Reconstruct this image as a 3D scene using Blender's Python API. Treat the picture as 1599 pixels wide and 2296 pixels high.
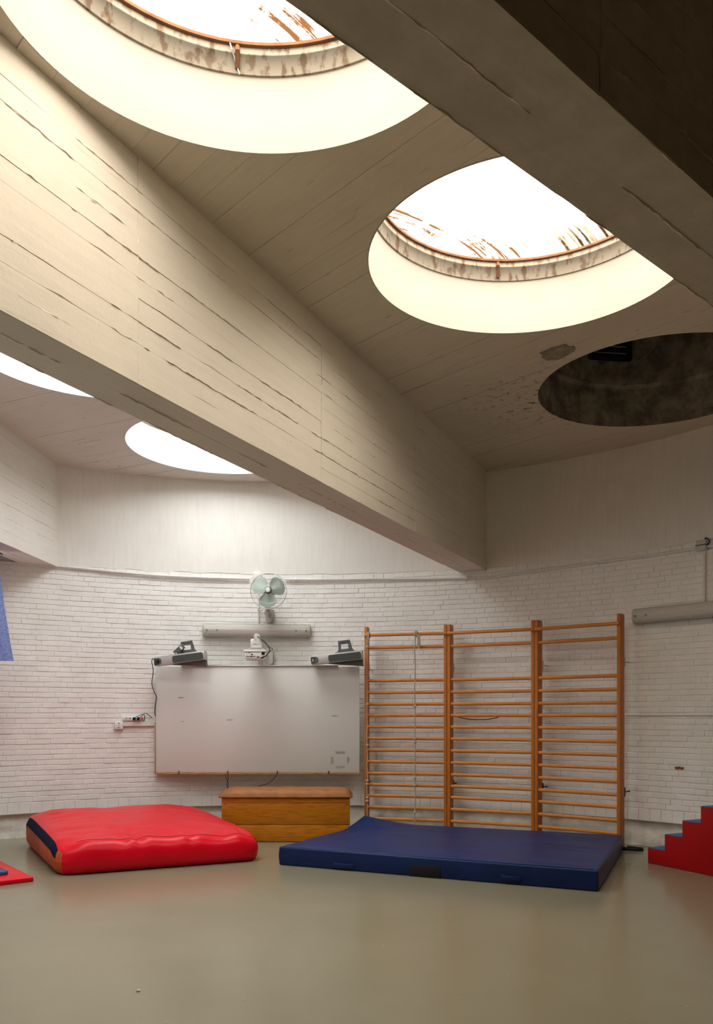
import bpy, bmesh, math, random
from mathutils import Vector, Matrix, noise
random.seed(7)
PI = math.pi
scene = bpy.context.scene
for o in list(bpy.data.objects):
    bpy.data.objects.remove(o)
COL = scene.collection

# ------------------------------------------------------------------ camera
F_PX, EYE, HORIZON = 1870.0, 1.35, 1604.0
cam_d = bpy.data.cameras.new('camera')
cam_d.sensor_fit = 'VERTICAL'
cam_d.sensor_height = 36.0
cam_d.sensor_width = 36.0
cam_d.lens = F_PX / 2296 * 36.0
cam_d.shift_y = (HORIZON - 1148) / 2296
cam_d.shift_x = 0.0
cam_d.clip_end = 200
cam = bpy.data.objects.new('camera', cam_d)
cam.location = (0, 0, EYE)
cam.rotation_euler = (PI / 2, 0, 0)
COL.objects.link(cam)
scene.camera = cam

# ------------------------------------------------------------------ sky, exposure
SKY = 12.5
world = bpy.data.worlds.new('overcast_sky')
scene.world = world
world.use_nodes = True
bg = world.node_tree.nodes['Background']
bg.inputs['Color'].default_value = (0.97, 0.985, 1.0, 1)
bg.inputs['Strength'].default_value = SKY
vs = scene.view_settings
vs.view_transform = 'Standard'
vs.look = 'None'
vs.gamma = 1.0
vs.use_curve_mapping = False
vs.exposure = 0.08
try:
    scene.cycles.diffuse_bounces = 8
    scene.cycles.max_bounces = 12
    scene.cycles.transparent_max_bounces = 12
except Exception:
    pass

# ------------------------------------------------------------------ plan of the room
CX, CY, R = -0.714, 4.801, 5.29         # the curved brick wall: centre and radius
CEIL = 4.16                             # underside of the roof slab
BEAM_Z = 3.02                           # underside of the beams
LEDGE = 0.263                           # foot of the brick, the plinth is set back below
Q = Vector((-3.8, -1.3))                # the beams fan out from here
WX0, WX1, WY0 = -4.0, 4.56, -3.0        # left, right and rear walls
A1, A2, A3 = math.radians(25.7), math.radians(48.0), math.radians(3.2)
WELLS = [(-0.42, 3.17, 'b'), (1.07, 5.13, 'b'), (2.57, 7.11, 'shut'),
         (-2.0, 6.42, 'a'), (-1.38, 8.70, 'a'), (-2.63, 4.12, 'a')]

def portal(name, loc, rot, sx, sy=None):
    d = bpy.data.lights.new(name, 'AREA')
    d.shape = 'DISK' if sy is None else 'RECTANGLE'
    d.size = sx
    if sy is not None:
        d.size_y = sy
    d.cycles.is_portal = True
    o = bpy.data.objects.new(name, d)
    o.location = loc
    o.rotation_euler = rot
    COL.objects.link(o)
for wx, wy, k in WELLS:
    if k != 'shut':
        portal('skylight_portal', (wx, wy, 4.64), (0, 0, 0), 1.96)
portal('window_portal', (WX0 - 0.02, 5.7, 2.45), (0, -PI / 2, 0), 0.98, 5.4)

# ------------------------------------------------------------------ helpers: ids
def tag(o, label=None, cat=None, group=None, kind=None):
    if label: o['label'] = label
    if cat: o['category'] = cat
    if group: o['group'] = group
    if kind: o['kind'] = kind
    return o

def empty(name, loc=(0, 0, 0), rz=0.0):
    o = bpy.data.objects.new(name, None)
    o.empty_display_size = 0.1
    o.location = loc
    o.rotation_euler = (0, 0, rz)
    COL.objects.link(o)
    return o

def thing(name, label, cat, loc=(0, 0, 0), rz=0.0, group=None):
    return tag(empty(name, loc, rz), label, cat, group)

def link_mesh(name, me, mat, parent=None, loc=None, rz=None):
    if mat is not None and not me.materials:
        me.materials.append(mat)
    o = bpy.data.objects.new(name, me)
    COL.objects.link(o)
    if parent is not None:
        o.parent = parent
    if loc is not None:
        o.location = loc
    if rz is not None:
        o.rotation_euler = (0, 0, rz)
    return o

# ------------------------------------------------------------------ helpers: shapes
class MB:
    """collects shapes and builds ONE mesh object"""
    def __init__(self):
        self.v, self.f = [], []

    def add(self, vs_, fs_, M=None):
        n = len(self.v)
        for p in vs_:
            p = Vector(p)
            self.v.append(tuple(M @ p) if M is not None else tuple(p))
        for f in fs_:
            self.f.append(tuple(i + n for i in f))
        return self

    def box(self, x0, x1, y0, y1, z0, z1, b=0.0, M=None):
        if b <= 0:
            vs_ = [(x0, y0, z0), (x1, y0, z0), (x1, y1, z0), (x0, y1, z0), (x0, y0, z1), (x1, y0, z1), (x1, y1, z1), (x0, y1, z1)]
            fs_ = [(0, 3, 2, 1), (4, 5, 6, 7), (0, 1, 5, 4), (1, 2, 6, 5), (2, 3, 7, 6), (3, 0, 4, 7)]
            return self.add(vs_, fs_, M)
        bm = bmesh.new()
        bmesh.ops.create_cube(bm, size=1.0)
        for v in bm.verts:
            v.co = ((x0 + x1) / 2 + v.co.x * (x1 - x0), (y0 + y1) / 2 + v.co.y * (y1 - y0), (z0 + z1) / 2 + v.co.z * (z1 - z0))
        bmesh.ops.bevel(bm, geom=bm.edges[:], offset=b, segments=2, profile=0.5, affect='EDGES')
        return self.bm(bm, M)

    def bm(self, bm, M=None):
        bm.verts.index_update()
        self.add([v.co.copy() for v in bm.verts], [[v.index for v in f.verts] for f in bm.faces], M)
        bm.free()
        return self

    def lathe(self, prof, n=24, M=None, close=False, caps=True):
        """prof: (r, z) pairs turned about z"""
        vs_, fs_ = [], []
        m = len(prof)
        for i in range(n):
            a = 2 * PI * i / n
            for r, z in prof:
                vs_.append((r * math.cos(a), r * math.sin(a), z))
        for i in range(n):
            j = (i + 1) % n
            for k in range(m - 1 + (1 if close else 0)):
                k2 = (k + 1) % m
                fs_.append((i * m + k, j * m + k, j * m + k2, i * m + k2))
        if not close and caps:
            if prof[0][0] > 1e-6:
                fs_.append(tuple(i * m for i in reversed(range(n))))
            if prof[-1][0] > 1e-6:
                fs_.append(tuple(i * m + m - 1 for i in range(n)))
        return self.add(vs_, fs_, M)

    def cyl(self, p0, p1, r, n=12, r1=None):
        return self.tube([p0, p1], r, n, radii=[r, r if r1 is None else r1])

    def tube(self, pts, r, n=8, radii=None, closed=False, sx=1.0):
        pts = [Vector(p) for p in pts]
        vs_, fs_ = [], []
        m = len(pts)
        t0 = (pts[1] - pts[0]).normalized()
        up = Vector((0, 0, 1)) if abs(t0.z) < 0.9 else Vector((0, 1, 0))
        nrm = (up - t0 * up.dot(t0)).normalized()
        for i in range(m):
            if closed:
                t = (pts[(i + 1) % m] - pts[i - 1]).normalized()
            elif i == 0:
                t = t0
            elif i == m - 1:
                t = (pts[-1] - pts[-2]).normalized()
            else:
                t = (pts[i + 1] - pts[i - 1]).normalized()
            nrm = (nrm - t * nrm.dot(t))
            nrm = nrm.normalized() if nrm.length > 1e-6 else t.orthogonal().normalized()
            bn = t.cross(nrm)
            rr = radii[i] if radii else r
            for k in range(n):
                a = 2 * PI * k / n
                vs_.append(pts[i] + nrm * (rr * math.cos(a)) + bn * (rr * sx * math.sin(a)))
        for i in range(m if closed else m - 1):
            j = (i + 1) % m
            for k in range(n):
                k2 = (k + 1) % n
                fs_.append((i * n + k, i * n + k2, j * n + k2, j * n + k))
        if not closed:
            fs_.append(tuple(reversed(range(n))))
            fs_.append(tuple((m - 1) * n + k for k in range(n)))
        return self.add(vs_, fs_)

    def prism(self, poly, h0, h1, M=None):
        """poly in xy, extruded along z"""
        n = len(poly)
        vs_ = [(x, y, h0) for x, y in poly] + [(x, y, h1) for x, y in poly]
        fs_ = [tuple(reversed(range(n))), tuple(range(n, 2 * n))]
        for i in range(n):
            j = (i + 1) % n
            fs_.append((i, j, n + j, n + i))
        return self.add(vs_, fs_, M)

    def build(self, name, mat, parent=None, loc=None, rz=None, smooth=True, angle=35):
        me = bpy.data.meshes.new(name)
        me.from_pydata(self.v, [], self.f)
        bm = bmesh.new()
        bm.from_mesh(me)
        bmesh.ops.recalc_face_normals(bm, faces=bm.faces[:])
        bm.to_mesh(me)
        bm.free()
        if smooth:
            me.shade_smooth()
            me.set_sharp_from_angle(angle=math.radians(angle))
        me.update()
        return link_mesh(name, me, mat, parent, loc, rz)

def XZ(poly_depth=None):
    """matrix that stands an xy polygon up in the xz plane, its height axis pointing to -y"""
    return Matrix(((1, 0, 0, 0), (0, 0, -1, 0), (0, 1, 0, 0), (0, 0, 0, 1)))

def rounded(w, h, r, n=5, cx=0.0, cy=0.0):
    out = []
    for (sx, sy, a0) in ((1, 1, 0), (-1, 1, 90), (-1, -1, 180), (1, -1, 270)):
        for k in range(n + 1):
            a = math.radians(a0 + 90 * k / n)
            out.append((cx + sx * (w / 2 - r) + r * math.cos(a), cy + sy * (h / 2 - r) + r * math.sin(a)))
    return out

def bez(p, n=16):
    """smooth curve through points (Catmull-Rom)"""
    p = [Vector(q) for q in p]
    out = []
    for i in range(len(p) - 1):
        a = p[i - 1] if i else p[0] * 2 - p[1]
        b, c = p[i], p[i + 1]
        d = p[i + 2] if i + 2 < len(p) else p[-1] * 2 - p[-2]
        for k in range(n):
            t = k / n
            out.append(0.5 * ((2 * b) + (c - a) * t + (2 * a - 5 * b + 4 * c - d) * t * t + (3 * b - a - 3 * c + d) * t ** 3))
    out.append(p[-1])
    return out

def at(px, py, Y):
    """the point that lies at depth Y on the sight line through a photo position"""
    return Vector(((px - 800) / F_PX * Y, Y, EYE + (HORIZON - py) / F_PX * Y))

def wall_phi(px, off=0.0):
    a = (px - 800) / F_PX
    q = a * a + 1
    bb = a * CX + CY
    t = (bb + math.sqrt(bb * bb - q * (CX * CX + CY * CY - (R - off) ** 2))) / q
    return math.atan2(a * t - CX, t - CY)

def wpt(phi, z, off=0.0):
    return Vector((CX + (R - off) * math.sin(phi), CY + (R - off) * math.cos(phi), z))

def proj(p):
    return 800 + F_PX * p[0] / p[1], HORIZON - F_PX * (p[2] - EYE) / p[1]

# ------------------------------------------------------------------ helpers: materials
def new_mat(name):
    m = bpy.data.materials.new(name)
    m.use_nodes = True
    nt = m.node_tree
    return m, nt, nt.nodes['Principled BSDF'], nt.nodes['Material Output']

def N(nt, kind, **kw):
    n = nt.nodes.new(kind)
    for k, v in kw.items():
        if k in n.bl_rna.properties.keys():
            setattr(n, k, v)
        else:
            n.inputs[k].default_value = v
    return n

def L(nt, a, b):
    nt.links.new(a, b)

def rgba(c):
    return (c[0], c[1], c[2], 1)

def position(nt, scale=(1, 1, 1), rz=0.0, obj=False):
    if obj:
        src = N(nt, 'ShaderNodeTexCoord').outputs['Object']
    else:
        src = N(nt, 'ShaderNodeNewGeometry').outputs['Position']
    mp = N(nt, 'ShaderNodeMapping')
    mp.inputs['Rotation'].default_value = (0, 0, rz)
    mp.inputs['Scale'].default_value = scale
    if rz:
        m1 = N(nt, 'ShaderNodeMapping')
        m1.inputs['Rotation'].default_value = (0, 0, rz)
        mp.inputs['Rotation'].default_value = (0, 0, 0)
        L(nt, src, m1.inputs['Vector'])
        src = m1.outputs['Vector']
    L(nt, src, mp.inputs['Vector'])
    return mp.outputs['Vector']

def ramp(nt, fac, stops):
    r = N(nt, 'ShaderNodeValToRGB')
    e = r.color_ramp.elements
    while len(e) < len(stops):
        e.new(0.5)
    for i, (p, c) in enumerate(stops):
        e[i].position = p
        e[i].color = rgba(c) if not isinstance(c, (int, float)) else (c, c, c, 1)
    L(nt, fac, r.inputs['Fac'])
    return r.outputs['Color']

def mixc(nt, fac, a, b, mode='MIX'):
    m = N(nt, 'ShaderNodeMix', data_type='RGBA', blend_type=mode)
    for sock, val in ((m.inputs[0], fac), (m.inputs[6], a), (m.inputs[7], b)):
        if hasattr(val, 'links'):
            L(nt, val, sock)
        else:
            sock.default_value = rgba(val) if isinstance(val, (tuple, list)) else val
    return m.outputs[2]

def noise_tex(nt, vec, scale, detail=4, rough=0.6):
    n = N(nt, 'ShaderNodeTexNoise')
    n.inputs['Scale'].default_value = scale
    n.inputs['Detail'].default_value = detail
    n.inputs['Roughness'].default_value = rough
    L(nt, vec, n.inputs['Vector'])
    return n.outputs['Fac']

def bump(nt, h, strength, dist, nrm=None):
    b = N(nt, 'ShaderNodeBump')
    b.inputs['Strength'].default_value = strength
    b.inputs['Distance'].default_value = dist
    L(nt, h, b.inputs['Height'])
    if nrm is not None:
        L(nt, nrm, b.inputs['Normal'])
    return b.outputs['Normal']

def simple(name, col, rough=0.5, metal=0.0, var=0.0, vscale=8.0, bstr=0.0, bscale=60.0, bdist=0.003, spec=None, stretch=(1, 1, 1)):
    m, nt, p, out = new_mat(name)
    p.inputs['Roughness'].default_value = rough
    p.inputs['Metallic'].default_value = metal
    if spec is not None:
        p.inputs['Specular IOR Level'].default_value = spec
    p.inputs['Base Color'].default_value = rgba(col)
    vec = position(nt, stretch)
    if var > 0:
        f = noise_tex(nt, vec, vscale, 5)
        lo = tuple(c * (1 - var) for c in col)
        hi = tuple(min(1, c * (1 + var)) for c in col)
        L(nt, ramp(nt, f, [(0.3, lo), (0.7, hi)]), p.inputs['Base Color'])
    if bstr > 0:
        L(nt, bump(nt, noise_tex(nt, vec, bscale, 4), bstr, bdist), p.inputs['Normal'])
    return m

def concrete(name, col, rz=0.0, stretch=(1, 1, 1), pits=0.25, grime=0.0, mould=None, rough=0.8, dark=0.8):
    """painted board-marked concrete: grain drawn along the boards, pits, faint blotches"""
    m, nt, p, out = new_mat(name)
    p.inputs['Roughness'].default_value = rough
    p.inputs['Specular IOR Level'].default_value = 0.25
    vec = position(nt, (1, 1, 1))
    gv = position(nt, stretch, rz)
    blot = noise_tex(nt, vec, 1.3, 5)
    c = ramp(nt, blot, [(0.3, tuple(x * 0.93 for x in col)), (0.7, col)])
    grain = noise_tex(nt, gv, 26.0, 6, 0.65)
    c = mixc(nt, 0.10, c, ramp(nt, grain, [(0.35, 0.45), (0.65, 1.0)]), 'MULTIPLY')
    vo = N(nt, 'ShaderNodeTexVoronoi')
    vo.inputs['Scale'].default_value = 30.0
    L(nt, vec, vo.inputs['Vector'])
    gate = noise_tex(nt, vec, 6.0, 3)
    pit = N(nt, 'ShaderNodeMath', operation='LESS_THAN')
    L(nt, vo.outputs['Distance'], pit.inputs[0])
    g2 = N(nt, 'ShaderNodeMapRange')
    g2.inputs['From Min'].default_value = 0.58
    g2.inputs['From Max'].default_value = 0.75
    g2.inputs['To Max'].default_value = 0.16
    L(nt, gate, g2.inputs['Value'])
    L(nt, g2.outputs['Result'], pit.inputs[1])
    c = mixc(nt, pit.outputs[0], c, tuple(x * 0.45 for x in col))
    # worn hairlines that run with the boards
    hl = noise_tex(nt, gv, 9.0, 8, 0.75)
    hline = ramp(nt, hl, [(0.30, dark), (0.36, 1.0)])
    c = mixc(nt, 1.0, c, hline, 'MULTIPLY')
    if grime > 0:
        gn = noise_tex(nt, vec, 5.0, 8, 0.7)
        c = mixc(nt, ramp(nt, gn, [(0.42, grime), (0.62, 0.0)]), c, (0.06, 0.05, 0.035))
    if mould is not None:
        mx, my, mr = mould
        geo = N(nt, 'ShaderNodeNewGeometry')
        sub = N(nt, 'ShaderNodeVectorMath', operation='DISTANCE')
        sub.inputs[1].default_value = (mx, my, CEIL)
        L(nt, geo.outputs['Position'], sub.inputs[0])
        fall = ramp(nt, sub.outputs['Value'], [(0.0, 1.0), (1.0, 0.0)])
        fall.node.color_ramp.elements[1].position = min(1.0, mr)
        sp = noise_tex(nt, vec, 13.0, 8, 0.78)
        spot = ramp(nt, sp, [(0.545, 0.0), (0.60, 0.9)])
        both = mixc(nt, 1.0, fall, spot, 'MULTIPLY')
        c = mixc(nt, both, c, (0.03, 0.026, 0.02))
    L(nt, c, p.inputs['Base Color'])
    h = N(nt, 'ShaderNodeMath', operation='SUBTRACT')
    L(nt, grain, h.inputs[0])
    L(nt, pit.outputs[0], h.inputs[1])
    n1 = bump(nt, h.outputs[0], pits, 0.006)
    n15 = bump(nt, noise_tex(nt, vec, 7.0, 5), 0.18, 0.02, n1)
    n2 = bump(nt, noise_tex(nt, vec, 70.0, 5), 0.28, 0.004, n15)
    L(nt, n2, p.inputs['Normal'])
    return m

CREAM = (0.72, 0.675, 0.59)
WHITE = (0.80, 0.785, 0.75)
M = {}
M['beam'] = concrete('cream_painted_beam_concrete', CREAM, rz=A1 - PI / 2, stretch=(0.06, 1, 1))
M['beam2'] = concrete('cream_painted_beam_concrete_deep', (0.66, 0.575, 0.455), rz=A2 - PI / 2, stretch=(0.06, 1, 1), grime=0.15)  # deeper, warmer cream than the middle beam, with faint dark blotches
M['beam3'] = concrete('white_painted_beam_concrete', (0.76, 0.73, 0.67), rz=A3 - PI / 2, stretch=(0.06, 1, 1))
M['ceil_a'] = concrete('white_ceiling_concrete', (0.72, 0.68, 0.61), rz=A1, stretch=(0.06, 1, 1))
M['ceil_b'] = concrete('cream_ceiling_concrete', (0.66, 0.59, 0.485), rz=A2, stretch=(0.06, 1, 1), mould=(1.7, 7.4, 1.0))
M['wall_conc'] = concrete('white_wall_concrete', (0.80, 0.775, 0.72), stretch=(1, 1, 0.1), dark=0.9)
M['well'] = simple('white_painted_well', (0.47, 0.452, 0.405), 0.7, var=0.05, vscale=3, bstr=0.15, bscale=20)
M['well_mould_shade'] = concrete('mouldy_unlit_well_concrete', (0.36, 0.32, 0.25), grime=0.7)  # mould, plus the unlit gloom of the closed shaft put into the colour
M['paint'] = simple('white_brick_paint', WHITE, 0.55, var=0.05, vscale=5, bstr=0.22, bscale=55, bdist=0.004, spec=0.35)
M['mortar'] = simple('white_painted_mortar', (0.82, 0.80, 0.75), 0.7, var=0.06, vscale=20, bstr=0.4, bscale=80, bdist=0.004, spec=0.2)
M['plinth'] = simple('rough_plinth_paint', (0.66, 0.63, 0.57), 0.8, var=0.16, vscale=7, bstr=0.6, bscale=30, bdist=0.01)
M['plaster'] = simple('plain_plaster', (0.74, 0.71, 0.65), 0.8, var=0.05, vscale=2, bstr=0.1, bscale=40)

M['low_bounce'] = simple('brown_low_bounce_wall', (0.24, 0.18, 0.125), 0.7, var=0.15, vscale=4)  # invented brown for the unseen right and rear walls, cuts the fill light

def floor_mat():
    m, nt, p, out = new_mat('olive_grey_linoleum')
    vec = position(nt)
    big = noise_tex(nt, vec, 0.8, 4)
    c = ramp(nt, big, [(0.3, (0.200, 0.184, 0.122)), (0.7, (0.220, 0.202, 0.136))])
    fine = noise_tex(nt, vec, 160.0, 3)
    c = mixc(nt, 0.12, c, ramp(nt, fine, [(0.35, 0.5), (0.65, 1.0)]), 'MULTIPLY')
    sv = position(nt, (0.5, 9.0, 1), rz=0.35)
    scr = noise_tex(nt, sv, 2.6, 6, 0.6)
    c = mixc(nt, ramp(nt, scr, [(0.74, 0.0), (0.80, 0.3)]), c, (0.34, 0.32, 0.26))
    L(nt, c, p.inputs['Base Color'])
    p.inputs['Specular IOR Level'].default_value = 0.38
    rr = noise_tex(nt, vec, 1.6, 5)
    mr = N(nt, 'ShaderNodeMapRange')
    mr.inputs['To Min'].default_value = 0.17
    mr.inputs['To Max'].default_value = 0.23
    L(nt, rr, mr.inputs['Value'])
    L(nt, mr.outputs['Result'], p.inputs['Roughness'])
    n1 = bump(nt, noise_tex(nt, vec, 2.2, 1), 0.02, 0.02)
    L(nt, n1, p.inputs['Normal'])
    return m
M['floor'] = floor_mat()

def wood(name, col, stretch, rough=0.38, dark=0.55, scale=9.0):
    m, nt, p, out = new_mat(name)
    vec = position(nt, stretch)
    g = noise_tex(nt, vec, scale, 7, 0.62)
    c = ramp(nt, g, [(0.28, tuple(x * dark for x in col)), (0.5, col), (0.75, tuple(min(1, x * 1.25) for x in col))])
    L(nt, c, p.inputs['Base Color'])
    p.inputs['Roughness'].default_value = rough
    p.inputs['Specular IOR Level'].default_value = 0.28
    L(nt, bump(nt, g, 0.12, 0.002), p.inputs['Normal'])
    return m
M['wood_v'] = wood('orange_varnished_wood_upright', (0.48, 0.150, 0.020), (14, 14, 0.7), dark=0.75)
M['wood_h'] = wood('orange_varnished_wood_rung', (0.57, 0.215, 0.045), (0.8, 0.8, 12), dark=0.75)
M['vault'] = wood('honey_varnished_pine', (0.46, 0.16, 0.008), (0.9, 0.9, 11), 0.36, 0.5, 6.0)
M['board_edge'] = wood('raw_board_edge', (0.45, 0.26, 0.12), (1, 1, 6), 0.7, 0.5, 12)
M['leather'] = simple('tan_vault_leather', (0.30, 0.115, 0.028), 0.45, var=0.22, vscale=9, bstr=0.25, bscale=90, spec=0.2)

def vinyl(name, col, rough=0.33, var=0.06, bstr=0.25, spec=0.35):
    m, nt, p, out = new_mat(name)
    vec = position(nt)
    f = noise_tex(nt, vec, 3.0, 5)
    L(nt, ramp(nt, f, [(0.3, tuple(c * (1 - var) for c in col)), (0.7, tuple(min(1, c * (1 + var)) for c in col))]), p.inputs['Base Color'])
    p.inputs['Roughness'].default_value = rough
    p.inputs['Specular IOR Level'].default_value = spec
    n1 = bump(nt, noise_tex(nt, vec, 14.0, 5), bstr, 0.006)
    L(nt, bump(nt, noise_tex(nt, vec, 220.0, 2), 0.12, 0.001, n1), p.inputs['Normal'])
    return m
M['red'] = vinyl('red_vinyl', (0.60, 0.002, 0.014), 0.32, spec=0.20, bstr=0.5)
M['red_step'] = vinyl('red_step_vinyl', (0.30, 0.003, 0.003), 0.45, bstr=0.1, spec=0.2)
M['orange_side'] = vinyl('mottled_orange_side_vinyl', (0.36, 0.06, 0.018), 0.6, var=0.5, spec=0.2)  # end panel in orange brown, strongly mottled at random
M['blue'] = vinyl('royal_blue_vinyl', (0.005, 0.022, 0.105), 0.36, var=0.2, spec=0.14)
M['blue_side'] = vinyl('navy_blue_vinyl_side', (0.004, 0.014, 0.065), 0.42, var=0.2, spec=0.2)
M['blue_tread'] = vinyl('dusty_blue_tread_vinyl', (0.035, 0.085, 0.20), 0.45)
M['navy'] = simple('navy_velcro', (0.006, 0.009, 0.028), 0.9, bstr=0.4, bscale=200, spec=0.1)
M['black'] = simple('black_rubber', (0.008, 0.008, 0.009), 0.6, spec=0.2)
M['cable'] = simple('black_cable', (0.02, 0.022, 0.02), 0.5)
M['conduit'] = simple('painted_conduit', (0.72, 0.70, 0.66), 0.5, var=0.06)
M['white_pl'] = simple('white_plastic', (0.76, 0.75, 0.71), 0.4, var=0.03)
M['grey_pl'] = simple('grey_plastic', (0.50, 0.50, 0.46), 0.4, var=0.06)
M['dark_pl'] = simple('dark_grey_green_plastic', (0.085, 0.095, 0.085), 0.5, var=0.1)
M['grille_cloth'] = simple('dark_speaker_cloth', (0.06, 0.07, 0.062), 0.85, bstr=0.4, bscale=260)
M['silver'] = simple('silver_painted_case', (0.50, 0.485, 0.46), 0.35, 0.25, var=0.03)
M['alu'] = simple('aluminium_strip', (0.60, 0.60, 0.57), 0.35, 0.7)
M['steel'] = simple('bolt_steel', (0.20, 0.17, 0.14), 0.45, 0.8)
M['whiteboard'] = simple('whiteboard_enamel', (0.70, 0.695, 0.65), 0.30, var=0.02, vscale=1.5)
M['tape'] = simple('tape_residue', (0.36, 0.32, 0.28), 0.8, var=0.3, vscale=60)
M['smudge'] = simple('marker_smudge', (0.44, 0.40, 0.35), 0.7, var=0.25, vscale=90)
M['fan_blade'] = simple('pale_green_blade', (0.36, 0.45, 0.38), 0.35)
M['fan_body'] = simple('beige_fan_plastic', (0.46, 0.45, 0.39), 0.45)
M['wire'] = simple('chrome_wire', (0.50, 0.50, 0.47), 0.35, 0.6)
M['rope'] = simple('hemp_rope', (0.40, 0.36, 0.28), 0.9, var=0.3, vscale=120, bstr=0.6, bscale=180)
M['fixture'] = simple('fixture_housing', (0.42, 0.40, 0.36), 0.5, var=0.06)
M['sticker'] = simple('pale_sticker', (0.62, 0.64, 0.74), 0.5)
M['rust'] = simple('rusty_iron', (0.20, 0.085, 0.03), 0.8, var=0.4, vscale=12)
M['chip'] = simple('bare_red_brick', (0.24, 0.075, 0.035), 0.9, var=0.3, vscale=80)
M['bare'] = simple('bare_grey_concrete', (0.27, 0.245, 0.19), 0.9, var=0.35, vscale=14, bstr=0.6, bscale=40, bdist=0.01)
M['louvre'] = simple('dark_blue_louvre', (0.012, 0.014, 0.026), 0.4)
M['slat'] = simple('grey_louvre_slat', (0.20, 0.19, 0.17), 0.4)
M['crumb'] = simple('pale_crumb', (0.6, 0.56, 0.48), 0.9)
M['frame'] = simple('grey_window_frame', (0.35, 0.35, 0.34), 0.5)

def red_lamp():
    m, nt, p, out = new_mat('lit_red_switch')
    p.inputs['Base Color'].default_value = (0.4, 0.01, 0.01, 1)
    p.inputs['Emission Color'].default_value = (1, 0.05, 0.05, 1)
    p.inputs['Emission Strength'].default_value = 0.25
    return m
M['switch'] = red_lamp()

def curtain_mat():
    m, nt, p, out = new_mat('blue_curtain_cloth')
    vec = position(nt)
    f = noise_tex(nt, vec, 60.0, 4)
    c = ramp(nt, f, [(0.35, (0.10, 0.14, 0.38)), (0.65, (0.26, 0.31, 0.56))])
    L(nt, c, p.inputs['Base Color'])
    p.inputs['Roughness'].default_value = 0.9
    t = N(nt, 'ShaderNodeBsdfTranslucent')
    L(nt, c, t.inputs['Color'])
    mx = N(nt, 'ShaderNodeMixShader')
    mx.inputs[0].default_value = 0.35
    L(nt, p.outputs[0], mx.inputs[1])
    L(nt, t.outputs[0], mx.inputs[2])
    L(nt, mx.outputs[0], out.inputs['Surface'])
    return m
M['curtain'] = curtain_mat()

def glazing(name, tint, seed):
    """old ribbed polycarbonate dome: lets daylight through, rust and dirt gathered at the rim"""
    m, nt, p, out = new_mat(name)
    nt.nodes.remove(p)
    vec = position(nt, obj=True)
    ln = N(nt, 'ShaderNodeVectorMath', operation='LENGTH')
    L(nt, vec, ln.inputs[0])
    off = N(nt, 'ShaderNodeVectorMath', operation='ADD')
    off.inputs[1].default_value = (seed * 3.7, seed * 1.9, 0)
    L(nt, vec, off.inputs[0])
    rib = position(nt, (42, 1.2, 1), rz=0.9, obj=True)
    st = noise_tex(nt, rib, 1.0, 3)
    blob = noise_tex(nt, off.outputs['Vector'], 2.4, 7, 0.7)
    edge = ramp(nt, ln.outputs['Value'], [(0.80, 0.0), (1.02, 1.0)])
    streak = mixc(nt, 1.0, edge, ramp(nt, st, [(0.42, 0.0), (0.62, 1.0)]), 'MULTIPLY')
    patches = mixc(nt, 1.0, streak, ramp(nt, blob, [(0.38, 0.0), (0.52, 1.0)]), 'MULTIPLY')
    mid = mixc(nt, 1.0, ramp(nt, blob, [(0.56, 0.0), (0.68, 0.8)]), ramp(nt, st, [(0.35, 0.2), (0.65, 1.0)]), 'MULTIPLY')
    dirt = mixc(nt, 1.0, patches, mid, 'ADD')
    c = mixc(nt, dirt, tint, (0.045, 0.018, 0.006))
    tr = N(nt, 'ShaderNodeBsdfTransparent')
    L(nt, c, tr.inputs['Color'])
    tl = N(nt, 'ShaderNodeBsdfTranslucent')
    L(nt, c, tl.inputs['Color'])
    mx = N(nt, 'ShaderNodeMixShader')
    mx.inputs[0].default_value = 0.15
    L(nt, tr.outputs[0], mx.inputs[1])
    L(nt, tl.outputs[0], mx.inputs[2])
    L(nt, mx.outputs[0], out.inputs['Surface'])
    return m
M['dome_b1'] = glazing('yellowed_polycarbonate', (0.72, 0.625, 0.515), 1)
M['dome_b2'] = glazing('yellowed_polycarbonate_stained', (0.70, 0.605, 0.495), 2)
M['dome_a'] = glazing('clear_polycarbonate', (0.76, 0.765, 0.76), 3)

def clear_plastic():
    m, nt, p, out = new_mat('ribbed_clear_diffuser')
    p.inputs['Base Color'].default_value = (0.74, 0.71, 0.65, 1)
    p.inputs['Roughness'].default_value = 0.25
    tr = N(nt, 'ShaderNodeBsdfTransparent')
    tr.inputs['Color'].default_value = (0.9, 0.88, 0.84, 1)
    mx = N(nt, 'ShaderNodeMixShader')
    vec = position(nt, (70, 70, 4))
    mr = N(nt, 'ShaderNodeMapRange')
    mr.inputs['To Min'].default_value = 0.34
    mr.inputs['To Max'].default_value = 0.46
    L(nt, noise_tex(nt, vec, 1.0, 2), mr.inputs['Value'])
    L(nt, mr.outputs['Result'], mx.inputs[0])
    L(nt, p.outputs[0], mx.inputs[1])
    L(nt, tr.outputs[0], mx.inputs[2])
    L(nt, mx.outputs[0], out.inputs['Surface'])
    return m
M['diffuser'] = clear_plastic()

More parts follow.
